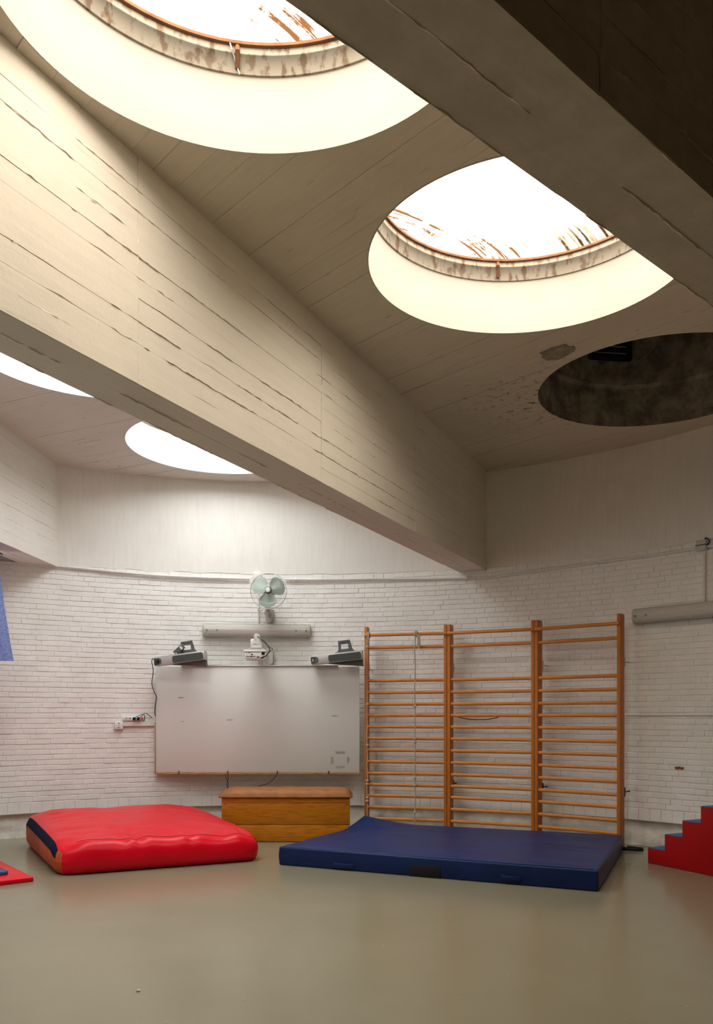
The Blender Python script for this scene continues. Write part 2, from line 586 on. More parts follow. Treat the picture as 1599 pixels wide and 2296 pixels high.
def curb_mat():
    m, nt, p, out = new_mat('rust_streaked_curb')
    vec = position(nt, obj=True)
    sx = N(nt, 'ShaderNodeSeparateXYZ')
    L(nt, vec, sx.inputs[0])
    an = N(nt, 'ShaderNodeMath', operation='ARCTAN2')
    L(nt, sx.outputs['Y'], an.inputs[0])
    L(nt, sx.outputs['X'], an.inputs[1])
    cb = N(nt, 'ShaderNodeCombineXYZ')
    a2 = N(nt, 'ShaderNodeMath', operation='MULTIPLY')
    a2.inputs[1].default_value = 19.0
    L(nt, an.outputs[0], a2.inputs[0])
    z2 = N(nt, 'ShaderNodeMath', operation='MULTIPLY')
    z2.inputs[1].default_value = 9.0
    L(nt, sx.outputs['Z'], z2.inputs[0])
    L(nt, a2.outputs[0], cb.inputs['X'])
    L(nt, z2.outputs[0], cb.inputs['Y'])
    st = noise_tex(nt, cb.outputs[0], 1.0, 4, 0.55)
    big = noise_tex(nt, vec, 1.4, 3)
    stain = mixc(nt, 1.0, ramp(nt, st, [(0.50, 0.0), (0.60, 0.85)]), ramp(nt, big, [(0.38, 0.25), (0.55, 1.0)]), 'MULTIPLY')
    c = mixc(nt, stain, (0.36, 0.325, 0.265), (0.15, 0.085, 0.045))
    L(nt, c, p.inputs['Base Color'])
    p.inputs['Roughness'].default_value = 0.8
    return m
M['curb'] = curb_mat()

# ------------------------------------------------------------------ floor and plain walls
mb = MB()
mb.box(WX0 - 0.3, WX1 + 0.3, WY0 - 0.3, CY + R + 0.3, -0.12, 0.0)
tag(mb.build('floor', M['floor'], smooth=False), kind='structure')

PHI0 = math.atan2(WX0 - CX, math.sqrt(R * R - (WX0 - CX) ** 2))     # where the arc meets the left wall
PHI1 = math.radians(85.5)

mb = MB()                                                            # left wall with its high window strip
WIN = (3.0, 8.4, 1.95, 2.95)
for (y0, y1, z0, z1) in ((WY0, WIN[0], 0, CEIL + .1), (WIN[1], 9.3, 0, CEIL + .1), (WIN[0], WIN[1], 0, WIN[2]), (WIN[0], WIN[1], WIN[3], CEIL + .1)):
    mb.box(WX0 - 0.2, WX0, y0, y1, z0, z1)
tag(mb.build('wall_left', M['plaster'], smooth=False), kind='structure')
tag(MB().box(WX1, WX1 + .2, WY0, 5.6, 0, CEIL + .1).build('wall_right', M['low_bounce'], smooth=False), kind='structure')
tag(MB().box(WX0 - .2, WX1 + .2, WY0 - .2, WY0, 0, CEIL + .1).build('wall_rear', M['low_bounce'], smooth=False), kind='structure')
wn = tag(empty('window_1', (WX0 - 0.1, 5.7, 1.95)), kind='structure')
mb = MB()
for y in (-2.7, -1.62, -0.54, 0.54, 1.62, 2.65):
    mb.box(-.03, .03, y, y + .05, 0, 1.0)
mb.box(-.03, .03, -2.7, 2.7, 0, .05).box(-.03, .03, -2.7, 2.7, .95, 1.0)
mb.build('window_frame', M['frame'], wn, smooth=False)
gm, gnt, gp, gout = new_mat('window_glass')
gtr = N(gnt, 'ShaderNodeBsdfTransparent')
gtr.inputs['Color'].default_value = (0.42, 0.42, 0.41, 1)
L(gnt, gtr.outputs[0], gout.inputs['Surface'])
for i in range(5):
    y = -2.65 + i * 1.08
    MB().box(-.003, .003, y, y + 1.03, .05, .95).build('pane', gm, wn, smooth=False)

# ------------------------------------------------------------------ curved back wall
def arc_sheet(z0, z1, r0, n=90, r1=None, p0=None, p1=None):
    mb = MB()
    p0 = PHI0 - .02 if p0 is None else p0
    p1 = PHI1 if p1 is None else p1
    r1 = r0 if r1 is None else r1
    vs_, fs_ = [], []
    for i in range(n + 1):
        a = p0 + (p1 - p0) * i / n
        vs_.append((CX + r0 * math.sin(a), CY + r0 * math.cos(a), z0))
        vs_.append((CX + r1 * math.sin(a), CY + r1 * math.cos(a), z1))
    for i in range(n):
        fs_.append((2 * i, 2 * i + 1, 2 * i + 3, 2 * i + 2))
    return mb.add(vs_, fs_)

mb = arc_sheet(LEDGE, CEIL + .05, R + .004)
mb2 = arc_sheet(LEDGE, LEDGE, R + .004, r1=R + .3)
mb.add(mb2.v, mb2.f)
mb2 = arc_sheet(0, CEIL + .05, R + .3)
mb.add(mb2.v, mb2.f)
wall = tag(mb.build('wall_back', M['mortar']), kind='structure')

# plinth: rough, set back under the brick
mb = MB()
vs_, fs_ = [], []
NA, NZ = 260, 9
for i in range(NA + 1):
    a = PHI0 - .02 + (PHI1 - PHI0 + .02) * i / NA
    for k in range(NZ + 1):
        z = LEDGE * k / NZ + (0.02 if k == NZ else 0)
        rr = R + .055 - 0.028 * noise.noise((a * 14, z * 9, 0)) - 0.012 * noise.noise((a * 60, z * 30, 3)) - .018 * (1 - k / NZ)
        vs_.append((CX + rr * math.sin(a), CY + rr * math.cos(a), z))
for i in range(NA):
    for k in range(NZ):
        fs_.append((i * (NZ + 1) + k, i * (NZ + 1) + k + 1, (i + 1) * (NZ + 1) + k + 1, (i + 1) * (NZ + 1) + k))
mb.add(vs_, fs_)
mb.build('plinth', M['plinth'], wall, angle=60)

# bricks: stretcher and header courses in turn, a course of upright headers at the foot
def brick_shape(w, h, d, seed):
    rnd = random.Random(seed)
    b = 0.003
    j = lambda: rnd.uniform(-.0016, .0016)
    x, z = w / 2, h / 2
    vs_ = [(-x, 0.012, -z), (x, 0.012, -z), (x, 0.012, z), (-x, 0.012, z)]
    vs_ += [(-x + j(), -d + b, -z + j()), (x + j(), -d + b, -z + j()), (x + j(), -d + b, z + j()), (-x + j(), -d + b, z + j())]
    vs_ += [(-x + b + j(), -d, -z + b + j()), (x - b + j(), -d + j() * .6, -z + b + j()), (x - b + j(), -d, z - b + j()), (-x + b + j(), -d + j() * .6, z - b + j())]
    fs_ = []
    for r0 in (0, 4):
        for i in range(4):
            k = (i + 1) % 4
            fs_.append((r0 + i, r0 + k, r0 + 4 + k, r0 + 4 + i))
    fs_.append((8, 9, 10, 11))
    return vs_, fs_
COURSE, LEN, JNT, VJ = 0.0578, 0.245, 0.0068, 0.003
bricks = []
z = LEDGE + .128
row = 0
rnd = random.Random(3)
a_end = math.radians(84)
while z + COURSE < 3.06:
    pitch = LEN if row % 2 == 0 else LEN / 2
    offs = (0, .25, .5, .75)[row % 4] * LEN + rnd.uniform(-.02, .02)
    s = PHI0 * R - offs
    while s < a_end * R:
        kind = 's' if row % 2 == 0 else 'h'
        if kind == 'h' and rnd.random() < .12:
            kind = 's'
        p = LEN if kind == 's' else LEN / 2
        bricks.append((kind, (s + p / 2) / R, z + COURSE / 2 + rnd.uniform(-.0012, .0012), p))
        s += p
    z += COURSE
    row += 1
s = PHI0 * R
while s < a_end * R:
    bricks.append(('r', (s + .06) / R, LEDGE + .063, .12))
    s += .12
shapes = {}
for k, w, h in (('s', LEN - VJ, COURSE - JNT), ('h', LEN / 2 - VJ, COURSE - JNT), ('r', .12 - .006, .122)):
    for q in range(5):
        shapes[k, q] = brick_shape(w, h, .0018 + .0010 * q, hash((ord(k), q)) % 1000)
meshes = {}
def occluded(px, py):
    for (x0, x1, y0, y1) in ((345, 1405, 1490, 1735), (805, 1405, 1370, 1860), (40, 590, 1795, 1990), (490, 795, 1760, 1900), (620, 1405, 1825, 2010), (1450, 1599, 1795, 2000), (0, 36, 1240, 1490), (450, 702, 1390, 1435), (340, 470, 1435, 1496), (690, 812, 1440, 1500), (1420, 1599, 1340, 1400)):
        if x0 - 8 < px < x1 + 8 and y0 - 3 < py < y1 + 3:
            return True
    return px < 12 or px > 1588
ranked = []
for i, (k, phi, z, w) in enumerate(bricks):
    p = wpt(phi, z)
    px, py = proj(p)
    cosv = (p.x * math.sin(phi) + p.y * math.cos(phi)) / math.hypot(p.x, p.y)
    h = .122 if k == 'r' else COURSE
    area = 0 if occluded(px, py) else w * h * cosv / p.y ** 2
    ranked.append((area, i))
ranked.sort(reverse=True)
single = set(i for a, i in ranked[:300])
rest = MB()
for i, (k, phi, z, w) in enumerate(bricks):
    q = rnd.randrange(5)
    p = wpt(phi, z)
    tilt = rnd.gauss(0, .006)
    if i in single:
        if (k, q) not in meshes:
            me = bpy.data.meshes.new('brick')
            me.from_pydata([tuple(v) for v in shapes[k, q][0]], [], [tuple(f) for f in shapes[k, q][1]])
            me.materials.append(M['paint'])
            meshes[k, q] = me
        o = bpy.data.objects.new('brick', meshes[k, q])
        COL.objects.link(o)
        o.parent = wall
        o.location = p
        o.rotation_euler = (0, tilt, -phi)
    else:
        mt = Matrix.Translation(p) @ Matrix.Rotation(-phi, 4, 'Z') @ Matrix.Rotation(tilt, 4, 'Y')
        rest.add(shapes[k, q][0], [tuple(f) for f in shapes[k, q][1]], mt)
tag(rest.build('brick_courses', M['paint'], wall, smooth=False), kind='stuff')

# concrete band above the brick: tall formwork boards
s = PHI0 * R
rnd = random.Random(11)
while s < PHI1 * R:
    w = rnd.choice((.19, .2, .21, .24))
    d = rnd.uniform(.003, .0045)
    phi = (s + w / 2) / R
    g = 0.0
    mb = MB()
    nz = 6
    left = [(-w / 2 + g + abs(rnd.gauss(0, .0002)), 0, zz) for zz in [3.055 + rnd.uniform(-.012, .008) + (CEIL - 3.045) * i / nz for i in range(nz + 1)]]
    right = [(w / 2 - g - abs(rnd.gauss(0, .0002)), 0, l[2]) for l in left]
    vs_ = []
    for l, r_ in zip(left, right):
        vs_ += [(l[0], .02, l[2]), (l[0], -d, l[2]), (r_[0], -d, l[2]), (r_[0], .02, l[2])]
    fs_ = []
    for i in range(nz):
        for k in range(3):
            fs_.append((4 * i + k, 4 * i + k + 1, 4 * i + k + 5, 4 * i + k + 4))
    fs_ += [(0, 3, 2, 1)]
    mb.add(vs_, fs_)
    mb.build('formed_board', M['wall_conc'], wall, wpt(phi, 0), -phi, smooth=False)
    s += w

# a spot where a knock has bared the red brick
phi = wall_phi(1525)
poly = [(-.045, -.012), (-.02, -.016), (.0, -.008), (.022, -.015), (.046, -.010), (.043, .012), (.02, .008), (-.005, .016), (-.03, .010), (-.048, .012)]
MB().prism(poly, .004, .0105, XZ()).build('chipped_patch', M['chip'], wall, wpt(phi, at(1525, 1723, 8.25).z), -phi, smooth=False)

# ------------------------------------------------------------------ ceiling slab with its round wells
def slab_bm(z, rad=1.0):
    bm = bmesh.new()
    def loop(pts):
        vv = [bm.verts.new((x, y, z)) for x, y in pts]
        return [bm.edges.new((vv[i], vv[(i + 1) % len(vv)])) for i in range(len(vv))]
    ed = loop([(WX0 - .2, WY0 - .2), (WX1 + .4, WY0 - .2), (WX1 + .4, CY + R + .35), (WX0 - .2, CY + R + .35)])
    for wx, wy, k in WELLS:
        ed += loop([(wx + rad * math.cos(2 * PI * i / 96), wy + rad * math.sin(2 * PI * i / 96)) for i in range(96)])
    bmesh.ops.triangle_fill(bm, use_beauty=True, edges=ed)
    for f in list(bm.faces):
        c = f.calc_center_median()
        if any((c.x - wx) ** 2 + (c.y - wy) ** 2 < .97 for wx, wy, k in WELLS):
            bm.faces.remove(f)
    return bm

def cut(bm, co, no, clear_outer=False, clear_inner=False):
    bmesh.ops.bisect_plane(bm, geom=bm.verts[:] + bm.edges[:] + bm.faces[:], plane_co=co, plane_no=no, clear_outer=clear_outer, clear_inner=clear_inner)

back = slab_bm(CEIL + .022, 1.03)
ext = bmesh.ops.extrude_face_region(back, geom=back.faces[:])
for g in ext['geom']:
    if isinstance(g, bmesh.types.BMVert):
        g.co.z = CEIL + .34
bmesh.ops.recalc_face_normals(back, faces=back.faces[:])
me = bpy.data.meshes.new('ceiling')
back.to_mesh(me)
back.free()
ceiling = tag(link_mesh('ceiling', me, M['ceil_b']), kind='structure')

def udir(a):
    return Vector((math.sin(a), math.cos(a), 0))
def rdir(a):
    return Vector((math.cos(a), -math.sin(a), 0))
Q3 = Vector((Q.x, Q.y, 0))
rnd = random.Random(5)
def bay(bm, u, mat, boards):
    if not bm.faces:
        bm.free(); return
    ss = [v.co.dot(u) for v in bm.verts]
    s0, s1 = min(ss), max(ss)
    if not boards:
        cuts = [s0, s1]
    else:
        cuts = [s0]
        while cuts[-1] < s1:
            cuts.append(cuts[-1] + rnd.choice((.15, .165, .165, .18)))
    for i in range(len(cuts) - 1):
        b = bm.copy()
        g0, g1 = (rnd.uniform(.0004, .0016), rnd.uniform(.0004, .0016)) if boards else (0, 0)
        cut(b, u * (cuts[i] + g0), u, clear_inner=True)
        if b.faces:
            cut(b, u * (cuts[i + 1] - g1), u, clear_outer=True)
        if not b.faces:
            b.free(); continue
        dz = rnd.uniform(-.0035, .0035) if boards else 0
        ed = [e for e in b.edges if e.is_boundary]
        ex = bmesh.ops.extrude_edge_only(b, edges=ed)
        up = [g for g in ex['geom'] if isinstance(g, bmesh.types.BMVert)]
        for v in b.verts:
            v.co.z += dz
        for v in up:
            v.co.z = CEIL + .028
        bmesh.ops.recalc_face_normals(b, faces=b.faces[:])
        me = bpy.data.meshes.new('formed_board')
        b.to_mesh(me)
        b.free()
        link_mesh('formed_board', me, mat, ceiling)
    bm.free()

b = slab_bm(CEIL)                                     # bay between the left and the middle beam
cut(b, Q3, rdir(A3), clear_inner=True); cut(b, Q3, rdir(A1), clear_outer=True)
bay(b, udir(A1), M['ceil_a'], True)
b = slab_bm(CEIL)                                     # bay between the middle and the near beam
cut(b, Q3, rdir(A1), clear_inner=True); cut(b, Q3, rdir(A2), clear_outer=True)
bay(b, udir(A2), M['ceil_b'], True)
b = slab_bm(CEIL)
cut(b, Q3, rdir(A2), clear_inner=True)
bay(b, udir(A2), M['ceil_b'], False)
b = slab_bm(CEIL)
cut(b, Q3, rdir(A3), clear_outer=True); cut(b, Q3, rdir(A2), clear_outer=True)
bay(b, udir(A3), M['ceil_a'], False)

def fin(mb, p, d, up, ln, rnd, w=.004, h=.005):
    """a broken ridge of cement left where two boards met"""
    n = max(3, int(ln / .03))
    side = d.cross(up).normalized()
    vs_, fs_ = [], []
    for i in range(n + 1):
        e = 0.15 if i in (0, n) else 1
        c = p + d * (ln * i / n) + side * rnd.gauss(0, .0016)
        hh, ww = h * e * rnd.uniform(.2, 1.2), w * e * rnd.uniform(.4, 1.3)
        vs_ += [c + side * ww, c - side * ww, c + up * hh + side * rnd.gauss(0, .001)]
    for i in range(n):
        a = 3 * i
        fs_ += [(a, a + 2, a + 5, a + 3), (a + 2, a + 1, a + 4, a + 5)]
    mb.add(vs_, fs_)

mb = MB()
rnd = random.Random(21)
def in_well(p):
    return any((p.x - wx) ** 2 + (p.y - wy) ** 2 < 1.03 ** 2 for wx, wy, k in WELLS)
for k in range(420):
    A, lo, hi = (A2, A1, A2) if k % 3 else (A1, A3, A1)
    ang = rnd.uniform(lo + .03, hi - .03)
    dist = rnd.uniform(4.2, 11.3)
    p = Q3 + udir(ang) * dist
    d = rdir(A) * rnd.choice((-1, 1))
    ln = rnd.uniform(.04, .5) * rnd.random() + .03
    p.z = CEIL
    if in_well(p) or in_well(p + d * ln) or in_well(p + d * ln * .5):
        continue
    fin(mb, p, d, Vector((0, 0, -1)), ln, rnd)
tag(mb.build('cement_ridges', M['ceil_b'], ceiling), kind='stuff')

# the flaked patch beside the shut well
mb = MB()
poly = []
for i in range(18):
    a = 2 * PI * i / 18
    rr = 1 + .28 * noise.noise((math.cos(a) * 2, math.sin(a) * 2, 4))
    rr *= random.Random(i + 40).uniform(.85, 1.15)
    poly.append((.15 * rr * math.cos(a), .105 * rr * math.sin(a)))
mb.prism(poly, -.004, .003, Matrix.Translation((1.56, 6.46, CEIL - .003)) @ Matrix.Rotation(-.9, 4, 'Z'))
mb.build('flaked_patch', M['bare'], ceiling, smooth=False)

# wells
for wx, wy, k in WELLS:
    n = 96
    zt = CEIL + .376 if k != 'shut' else CEIL + .36
    vs_, fs_ = [], []
    for i in range(n):
        a = 2 * PI * i / n
        c, s_ = math.cos(a), math.sin(a)
        vs_ += [(.997 * c, .997 * s_, CEIL - .003), (.997 * c, .997 * s_, zt), (1.09 * c, 1.09 * s_, zt), (1.09 * c, 1.09 * s_, CEIL + .1)]
    for i in range(n):
        j = (i + 1) % n
        for q in range(3):
            fs_.append((4 * i + q, 4 * i + q + 1, 4 * j + q + 1, 4 * j + q))
    MB().add(vs_, fs_).build('well_lining', M['well_mould_shade'] if k == 'shut' else M['well'], ceiling, (wx, wy, 0), angle=50)

def ring(r0, r1, z0, z1, n=96):
    return MB().lathe([(r0, z0), (r1, z0), (r1, z1), (r0, z1)], n, close=True)

LBL = ['large stained round skylight over the near bay, at top left', 'round skylight with rusty bolt between the two big beams', '',
       'round skylight partly hidden behind the beam at the left edge', 'bright round skylight close to the brick wall behind the beam',
       'round skylight nearest the left window wall']
for i, (wx, wy, k) in enumerate(WELLS):
    if k == 'shut':
        t = thing('roof_vent', 'dark closed round roof shaft with mouldy lining', 'roof vent', (wx, wy, CEIL + .36))
        prof = [(1.08, -.006), (1.0, -.004), (.985, .02), (.97, .03), (.965, .9), (0, .93)]
        vs_, n = [], 64
        MB().lathe(prof, 64, caps=False).build('shaft_lining', M['well_mould_shade'], t, angle=50)
        g = math.atan2(2.437 - wx, 8.05 - wy)
        gr = empty('louvre')
        gr.parent = t
        gr.location = (.925 * math.sin(g), .925 * math.cos(g), .25)
        gr.rotation_euler = (0, 0, -g)
        bpy.data.objects.remove(gr)
        mt = Matrix.Translation((.925 * math.sin(g), .925 * math.cos(g), .255)) @ Matrix.Rotation(-g, 4, 'Z')
        fr = MB().box(-.21, .21, .01, .03, 0, .34, M=mt)
        for (x0, x1, z0, z1) in ((-.21, .21, 0, .03), (-.21, .21, .31, .34), (-.21, -.17, 0, .34), (.15, .21, 0, .34)):
            fr.box(x0, x1, -.03, .03, z0, z1, M=mt)
        lv = fr.build('louvre_frame', M['louvre'], t, smooth=False)
        for q in range(4):
            m2 = mt @ Matrix.Translation((0, -.008, .062 + q * .065)) @ Matrix.Rotation(.6, 4, 'X')
            MB().box(-.17, .155, -.02, .02, -.004, .004, M=m2).build('slat', M['slat'], lv, smooth=False)
        continue
    t = thing('skylight', LBL[i], 'skylight', (wx, wy, CEIL + .376), group='round roof skylights')
    ring(.985, 1.09, 0, .135).build('curb', M['curb'], t)
    ring(.965, 1.10, .135, .15).build('rim', M['rust'], t)
    prof = [(1.09 * math.cos(a * PI / 24), .15 + .20 * math.sin(a * PI / 24)) for a in range(13)]
    prof[-1] = (0, .35)
    MB().lathe(prof, 64, caps=False).build('dome', M['dome_a'] if k == 'a' else M['dome_b1'] if i == 0 else M['dome_b2'], t, angle=80)
    a = math.radians(100 if i == 0 else 92)
    mb = MB()
    mb.tube([(.98 * math.cos(a), .98 * math.sin(a), .02), (.965 * math.cos(a), .965 * math.sin(a), .06), (.98 * math.cos(a), .98 * math.sin(a), .135)], .012, 8)
    mb.build('bolt', M['rust'], t)
    if i == 0:
        mb = MB()
        mb.tube([(.97 * math.cos(a + .04), .97 * math.sin(a + .04), .14), (.975 * math.cos(a - .01), .975 * math.sin(a - .01), -.01)], .0035, 6)
        mb.build('hanging_wire', M['conduit'], t)

# ------------------------------------------------------------------ beams
def beam(name, label, a, off_r, width, mat, t0, joints, rows, seed, faces):
    """off_r: sideways distance of the right face from the line through Q"""
    u, r = udir(a), rdir(a)
    rnd = random.Random(seed)
    # where the right face and the left face meet the curved wall
    def reach(off):
        o = Q3 + r * off
        d = Vector((o.x - CX, o.y - CY, 0))
        bq = d.dot(u)
        return -bq + math.sqrt(bq * bq - d.dot(d) + (R + .02) ** 2)
    tr, tl = reach(off_r), reach(off_r - width)
    mb = MB()
    in_ = .006
    def P(t, off, z):
        p = Q3 + u * t + r * off
        return (p.x, p.y, z)
    vs_ = [P(t0, off_r - in_, BEAM_Z + in_), P(tr, off_r - in_, BEAM_Z + in_), P(tl, off_r - width, BEAM_Z + in_), P(t0, off_r - width, BEAM_Z + in_),
           P(t0, off_r - in_, CEIL + .03), P(tr, off_r - in_, CEIL + .03), P(tl, off_r - width, CEIL + .03), P(t0, off_r - width, CEIL + .03)]
    fs_ = [(0, 3, 2, 1), (4, 5, 6, 7), (0, 1, 5, 4), (1, 2, 6, 5), (2, 3, 7, 6), (3, 0, 4, 7)]
    mb.add(vs_, fs_)
    core = tag(mb.build('concrete_beam', mat, smooth=False), label, 'beam', 'radial concrete beams', 'structure')
    def plank(t_a, t_b, c0, c1, to3, d, seg):
        """board print between t_a..t_b and c0..c1 on a face; to3(t, c, h) -> point"""
        n = seg
        chip = 0
        vs_, fs_ = [], []
        for i in range(n + 1):
            t = t_a + (t_b - t_a) * i / n
            e0, e1 = .00005, .00005
            if chip > 0:
                e0 += rnd.uniform(.001, .005)
                chip -= 1
            elif rnd.random() < .05:
                chip = rnd.choice((1, 1, 2, 3))
                e0 += rnd.uniform(.002, .009)
            w0, w1 = c0 + e0, c1 - e1
            vs_ += [to3(t, w0, -.003), to3(t, w0 + .0006, d + rnd.gauss(0, .0003)), to3(t, w1 - .0006, d + rnd.gauss(0, .0003)), to3(t, w1, -.003)]
        for i in range(n):
            for k in range(3):
                fs_.append((4 * i + k, 4 * i + k + 1, 4 * i + k + 5, 4 * i + k + 4))
        fs_ += [(0, 3, 2, 1), tuple(4 * n + k for k in range(4))]
        MB().add(vs_, fs_).build('formed_board', mat, core, angle=20)
    cuts = [t0] + [j for j in joints if t0 + .05 < j < tr - .05]
    ridge = MB()
    if 'side' in faces:
        hts = [BEAM_Z]
        while hts[-1] < CEIL - .06:
            hts.append(hts[-1] + (CEIL - BEAM_Z) / rows * rnd.uniform(.88, 1.12))
        hts[-1] = CEIL + .005
        f = lambda t, c, h: P(t, off_r - in_ + h, c)
        for q, t_a in enumerate(cuts):
            t_b = cuts[q + 1] if q + 1 < len(cuts) else tr + .02
            for k in range(len(hts) - 1):
                plank(t_a + rnd.uniform(.0005, .002), t_b - rnd.uniform(.0005, .002), hts[k], hts[k + 1], f, in_ + rnd.gauss(0, .0011), 22)
        for k in range(150):
            z_ = rnd.choice(hts[1:-1])
            t = rnd.uniform(max(t0, 2), tr - .5)
            fin(ridge, Vector(P(t, off_r - .001, z_ + rnd.gauss(0, .002))), u, r, rnd.uniform(.04, .8) * rnd.random() + .04, rnd, .0045, .006)
        for t_a in cuts[1:]:
            z_ = BEAM_Z + .01
            while z_ < CEIL - .1:
                ln = rnd.uniform(.03, .25)
                fin(ridge, Vector(P(t_a, off_r - .001, z_)), Vector((0, 0, 1)), r, min(ln, CEIL - .02 - z_), rnd, .004, .006)
                z_ += ln + rnd.uniform(0, .12)
    if 'bottom' in faces:
        f = lambda t, c, h: P(t, c, BEAM_Z + in_ - h)
        for q, t_a in enumerate(cuts):
            t_b = cuts[q + 1] if q + 1 < len(cuts) else min(tr, tl) + .02
            mid = off_r - width * .5
            for (c0, c1) in ((off_r - width, mid), (mid, off_r)):
                plank(t_a + .001, t_b - .001, c0, c1, f, in_ + rnd.uniform(-.003, .002), 14)
        t = max(t0, 2.0)
        while t < min(tr, tl) - .6:
            ln = rnd.uniform(.1, .7)
            if rnd.random() < .7:
                fin(ridge, Vector(P(t, off_r - width * .5, BEAM_Z + .001)), u, Vector((0, 0, -1)), ln, rnd, .006, .006)
            t += ln
        for off in (off_r - width + .004, off_r - .004):                  # chipped arrises
            t = max(t0, 2.0)
            while t < min(tr, tl) - .5:
                ln = rnd.uniform(.05, .3)
                if rnd.random() < .4:
                    fin(ridge, Vector(P(t, off, BEAM_Z + .001)), u, Vector((0, 0, -1)), ln, rnd, .004, .004)
                t += ln
    tag(ridge.build('cement_ridges', mat, core), kind='stuff')
    return core

def off_of(p, a):
    return (Vector((p[0], p[1], 0)) - Q3).dot(rdir(a))
def run_of(p, a):
    return (Vector((p[0], p[1], 0)) - Q3).dot(udir(a))
W = .33
o1 = off_of((-1.47, 3.435), A1)
s1 = run_of((-1.47, 3.435), A1)
beam('b1', 'thick cream concrete beam crossing the middle to the brick wall', A1, o1, W, M['beam'], 1.2, [s1 + x for x in (-2.95, -1.05, .85, 2.81, 4.62, 6.3)], 10, 31, ('side', 'bottom'))
o2 = off_of((.323, 1.947), A2)
s2 = run_of((.323, 1.947), A2)
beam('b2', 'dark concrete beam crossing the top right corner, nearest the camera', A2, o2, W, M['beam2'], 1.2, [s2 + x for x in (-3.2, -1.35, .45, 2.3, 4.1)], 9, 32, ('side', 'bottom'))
o3 = off_of((-3.435, 8.03), A3)
s3 = run_of((-3.435, 8.03), A3)
beam('b3', 'short visible end of white concrete beam above the blue curtain', A3, o3, W, M['beam3'], 1.2, [s3 + x for x in (-5.4, -3.6, -1.8, .0)], 9, 33, ('side', 'bottom'))
mb = MB().lathe([(1.32, 0), (1.32, CEIL + .02)], 40)
tag(mb.build('column', M['plaster'], None, (Q.x - .35, Q.y - .35, 0)), kind='structure', label='round plastered column where the roof beams meet, behind the viewpoint', cat='column')

exec_parts = True
# ------------------------------------------------------------------ whiteboard
BY = 9.74
bx0, bx1, bz0, bz1 = -2.345, .035, .687, 1.919
t = thing('whiteboard', 'large blank whiteboard with worn wooden lower edge on brick wall', 'whiteboard', ((bx0 + bx1) / 2, BY, bz0))
w2, hh = (bx1 - bx0) / 2, bz1 - bz0
MB().box(-w2, w2, 0, .022, 0, hh, .003).build('panel', M['whiteboard'], t)
MB().box(-w2, w2, -.006, .03, -.026, -.001, .004).build('bottom_edge', M['board_edge'], t)
MB().box(-w2 - .014, -w2 - .001, -.004, .03, -.026, hh * .47, .004).build('side_edge', M['board_edge'], t)
MB().box(-w2 - .012, -w2 - .001, -.003, .026, hh * .475, hh + .01, .003).build('side_trim', M['white_pl'], t)
MB().box(-w2 + .3, w2 - .25, -.012, .024, hh + .001, hh + .016, .003).build('top_rail', M['alu'], t)
for x in (bx0 + .27, bx0 + .84, bx0 + 1.42, bx0 + 2.02):
    MB().box(-.009, .009, -.014, -.001, -.02, .016, .003).build('clip', M['steel'], t, (x - (bx0 + bx1) / 2, 0, 0))
def stroke_blob(seed, w, h, n=12):
    r_ = random.Random(seed)
    return [((w * (.75 + .25 * r_.random())) * math.cos(2 * PI * i / n), (h * (.5 + .5 * r_.random())) * math.sin(2 * PI * i / n)) for i in range(n)]
for i, (px, py, w, h) in enumerate(((406, 1564, .045, .012), (410, 1618, .03, .007), (516, 1614, .045, .010), (752, 1605, .05, .011))):
    p = at(px, py, BY)
    MB().prism(stroke_blob(i, w, h), .0002, .0012, XZ()).build('smudge', M['smudge'], t, (p.x - (bx0 + bx1) / 2, 0, p.z - bz0), smooth=False)
for i, (px, py, w, h) in enumerate(((763, 1687.5, .062, .016), (745.5, 1704.5, .017, .05), (782, 1704, .017, .042), (764, 1720, .052, .015))):
    p = at(px, py, BY)
    r_ = random.Random(i)
    poly = [(-w + r_.uniform(0, .02), -h), (w, -h + r_.uniform(0, .006)), (w - r_.uniform(0, .01), h), (-w, h - r_.uniform(0, .008))] if w > h else [(-w, -h), (w - r_.uniform(0, .01), -h + .015), (w, h - .02), (-w, h)]
    MB().prism(poly, .0002, .0012, XZ()).build('tape_mark', M['tape'], t, (p.x - (bx0 + bx1) / 2, 0, p.z - bz0), smooth=False)
for x in (-w2 + .5, 0, w2 - .3):
    X = x + (bx0 + bx1) / 2
    yw = CY + math.sqrt(R * R - (X - CX) ** 2) - BY
    for z_ in (.25, .95):
        MB().box(-.02, .02, .02, yw, z_ - .03, z_ + .03).build('standoff', M['steel'], t, (x, 0, 0), smooth=False)

# thin cables hanging under the board
for nm, lab, pts, r_ in (
        ('hanging_cable', 'pair of thin dark cables hanging under whiteboard left side', [at(505, 1733, 9.86), at(508, 1745, 9.88), at(512, 1755, 9.9), at(511, 1775, 9.9), at(513, 1800, 9.9)], .0035),
        ('hanging_cable', 'thin dark cable slanting behind the vault box under the whiteboard', [at(624, 1733, 9.9), at(613, 1748, 9.92), at(598, 1758, 9.94), at(580, 1764, 9.95), at(560, 1790, 9.95)], .0035)):
    mb = MB().tube(bez(pts, 8), r_, 6)
    if 'pair' in lab:
        mb.tube(bez([at(512, 1733, 9.86), at(512, 1748, 9.88), at(509, 1760, 9.9), at(514, 1776, 9.9), at(509, 1800, 9.9)], 8), r_, 6)
    tag(mb.build(nm, M['cable']), lab, 'cable')

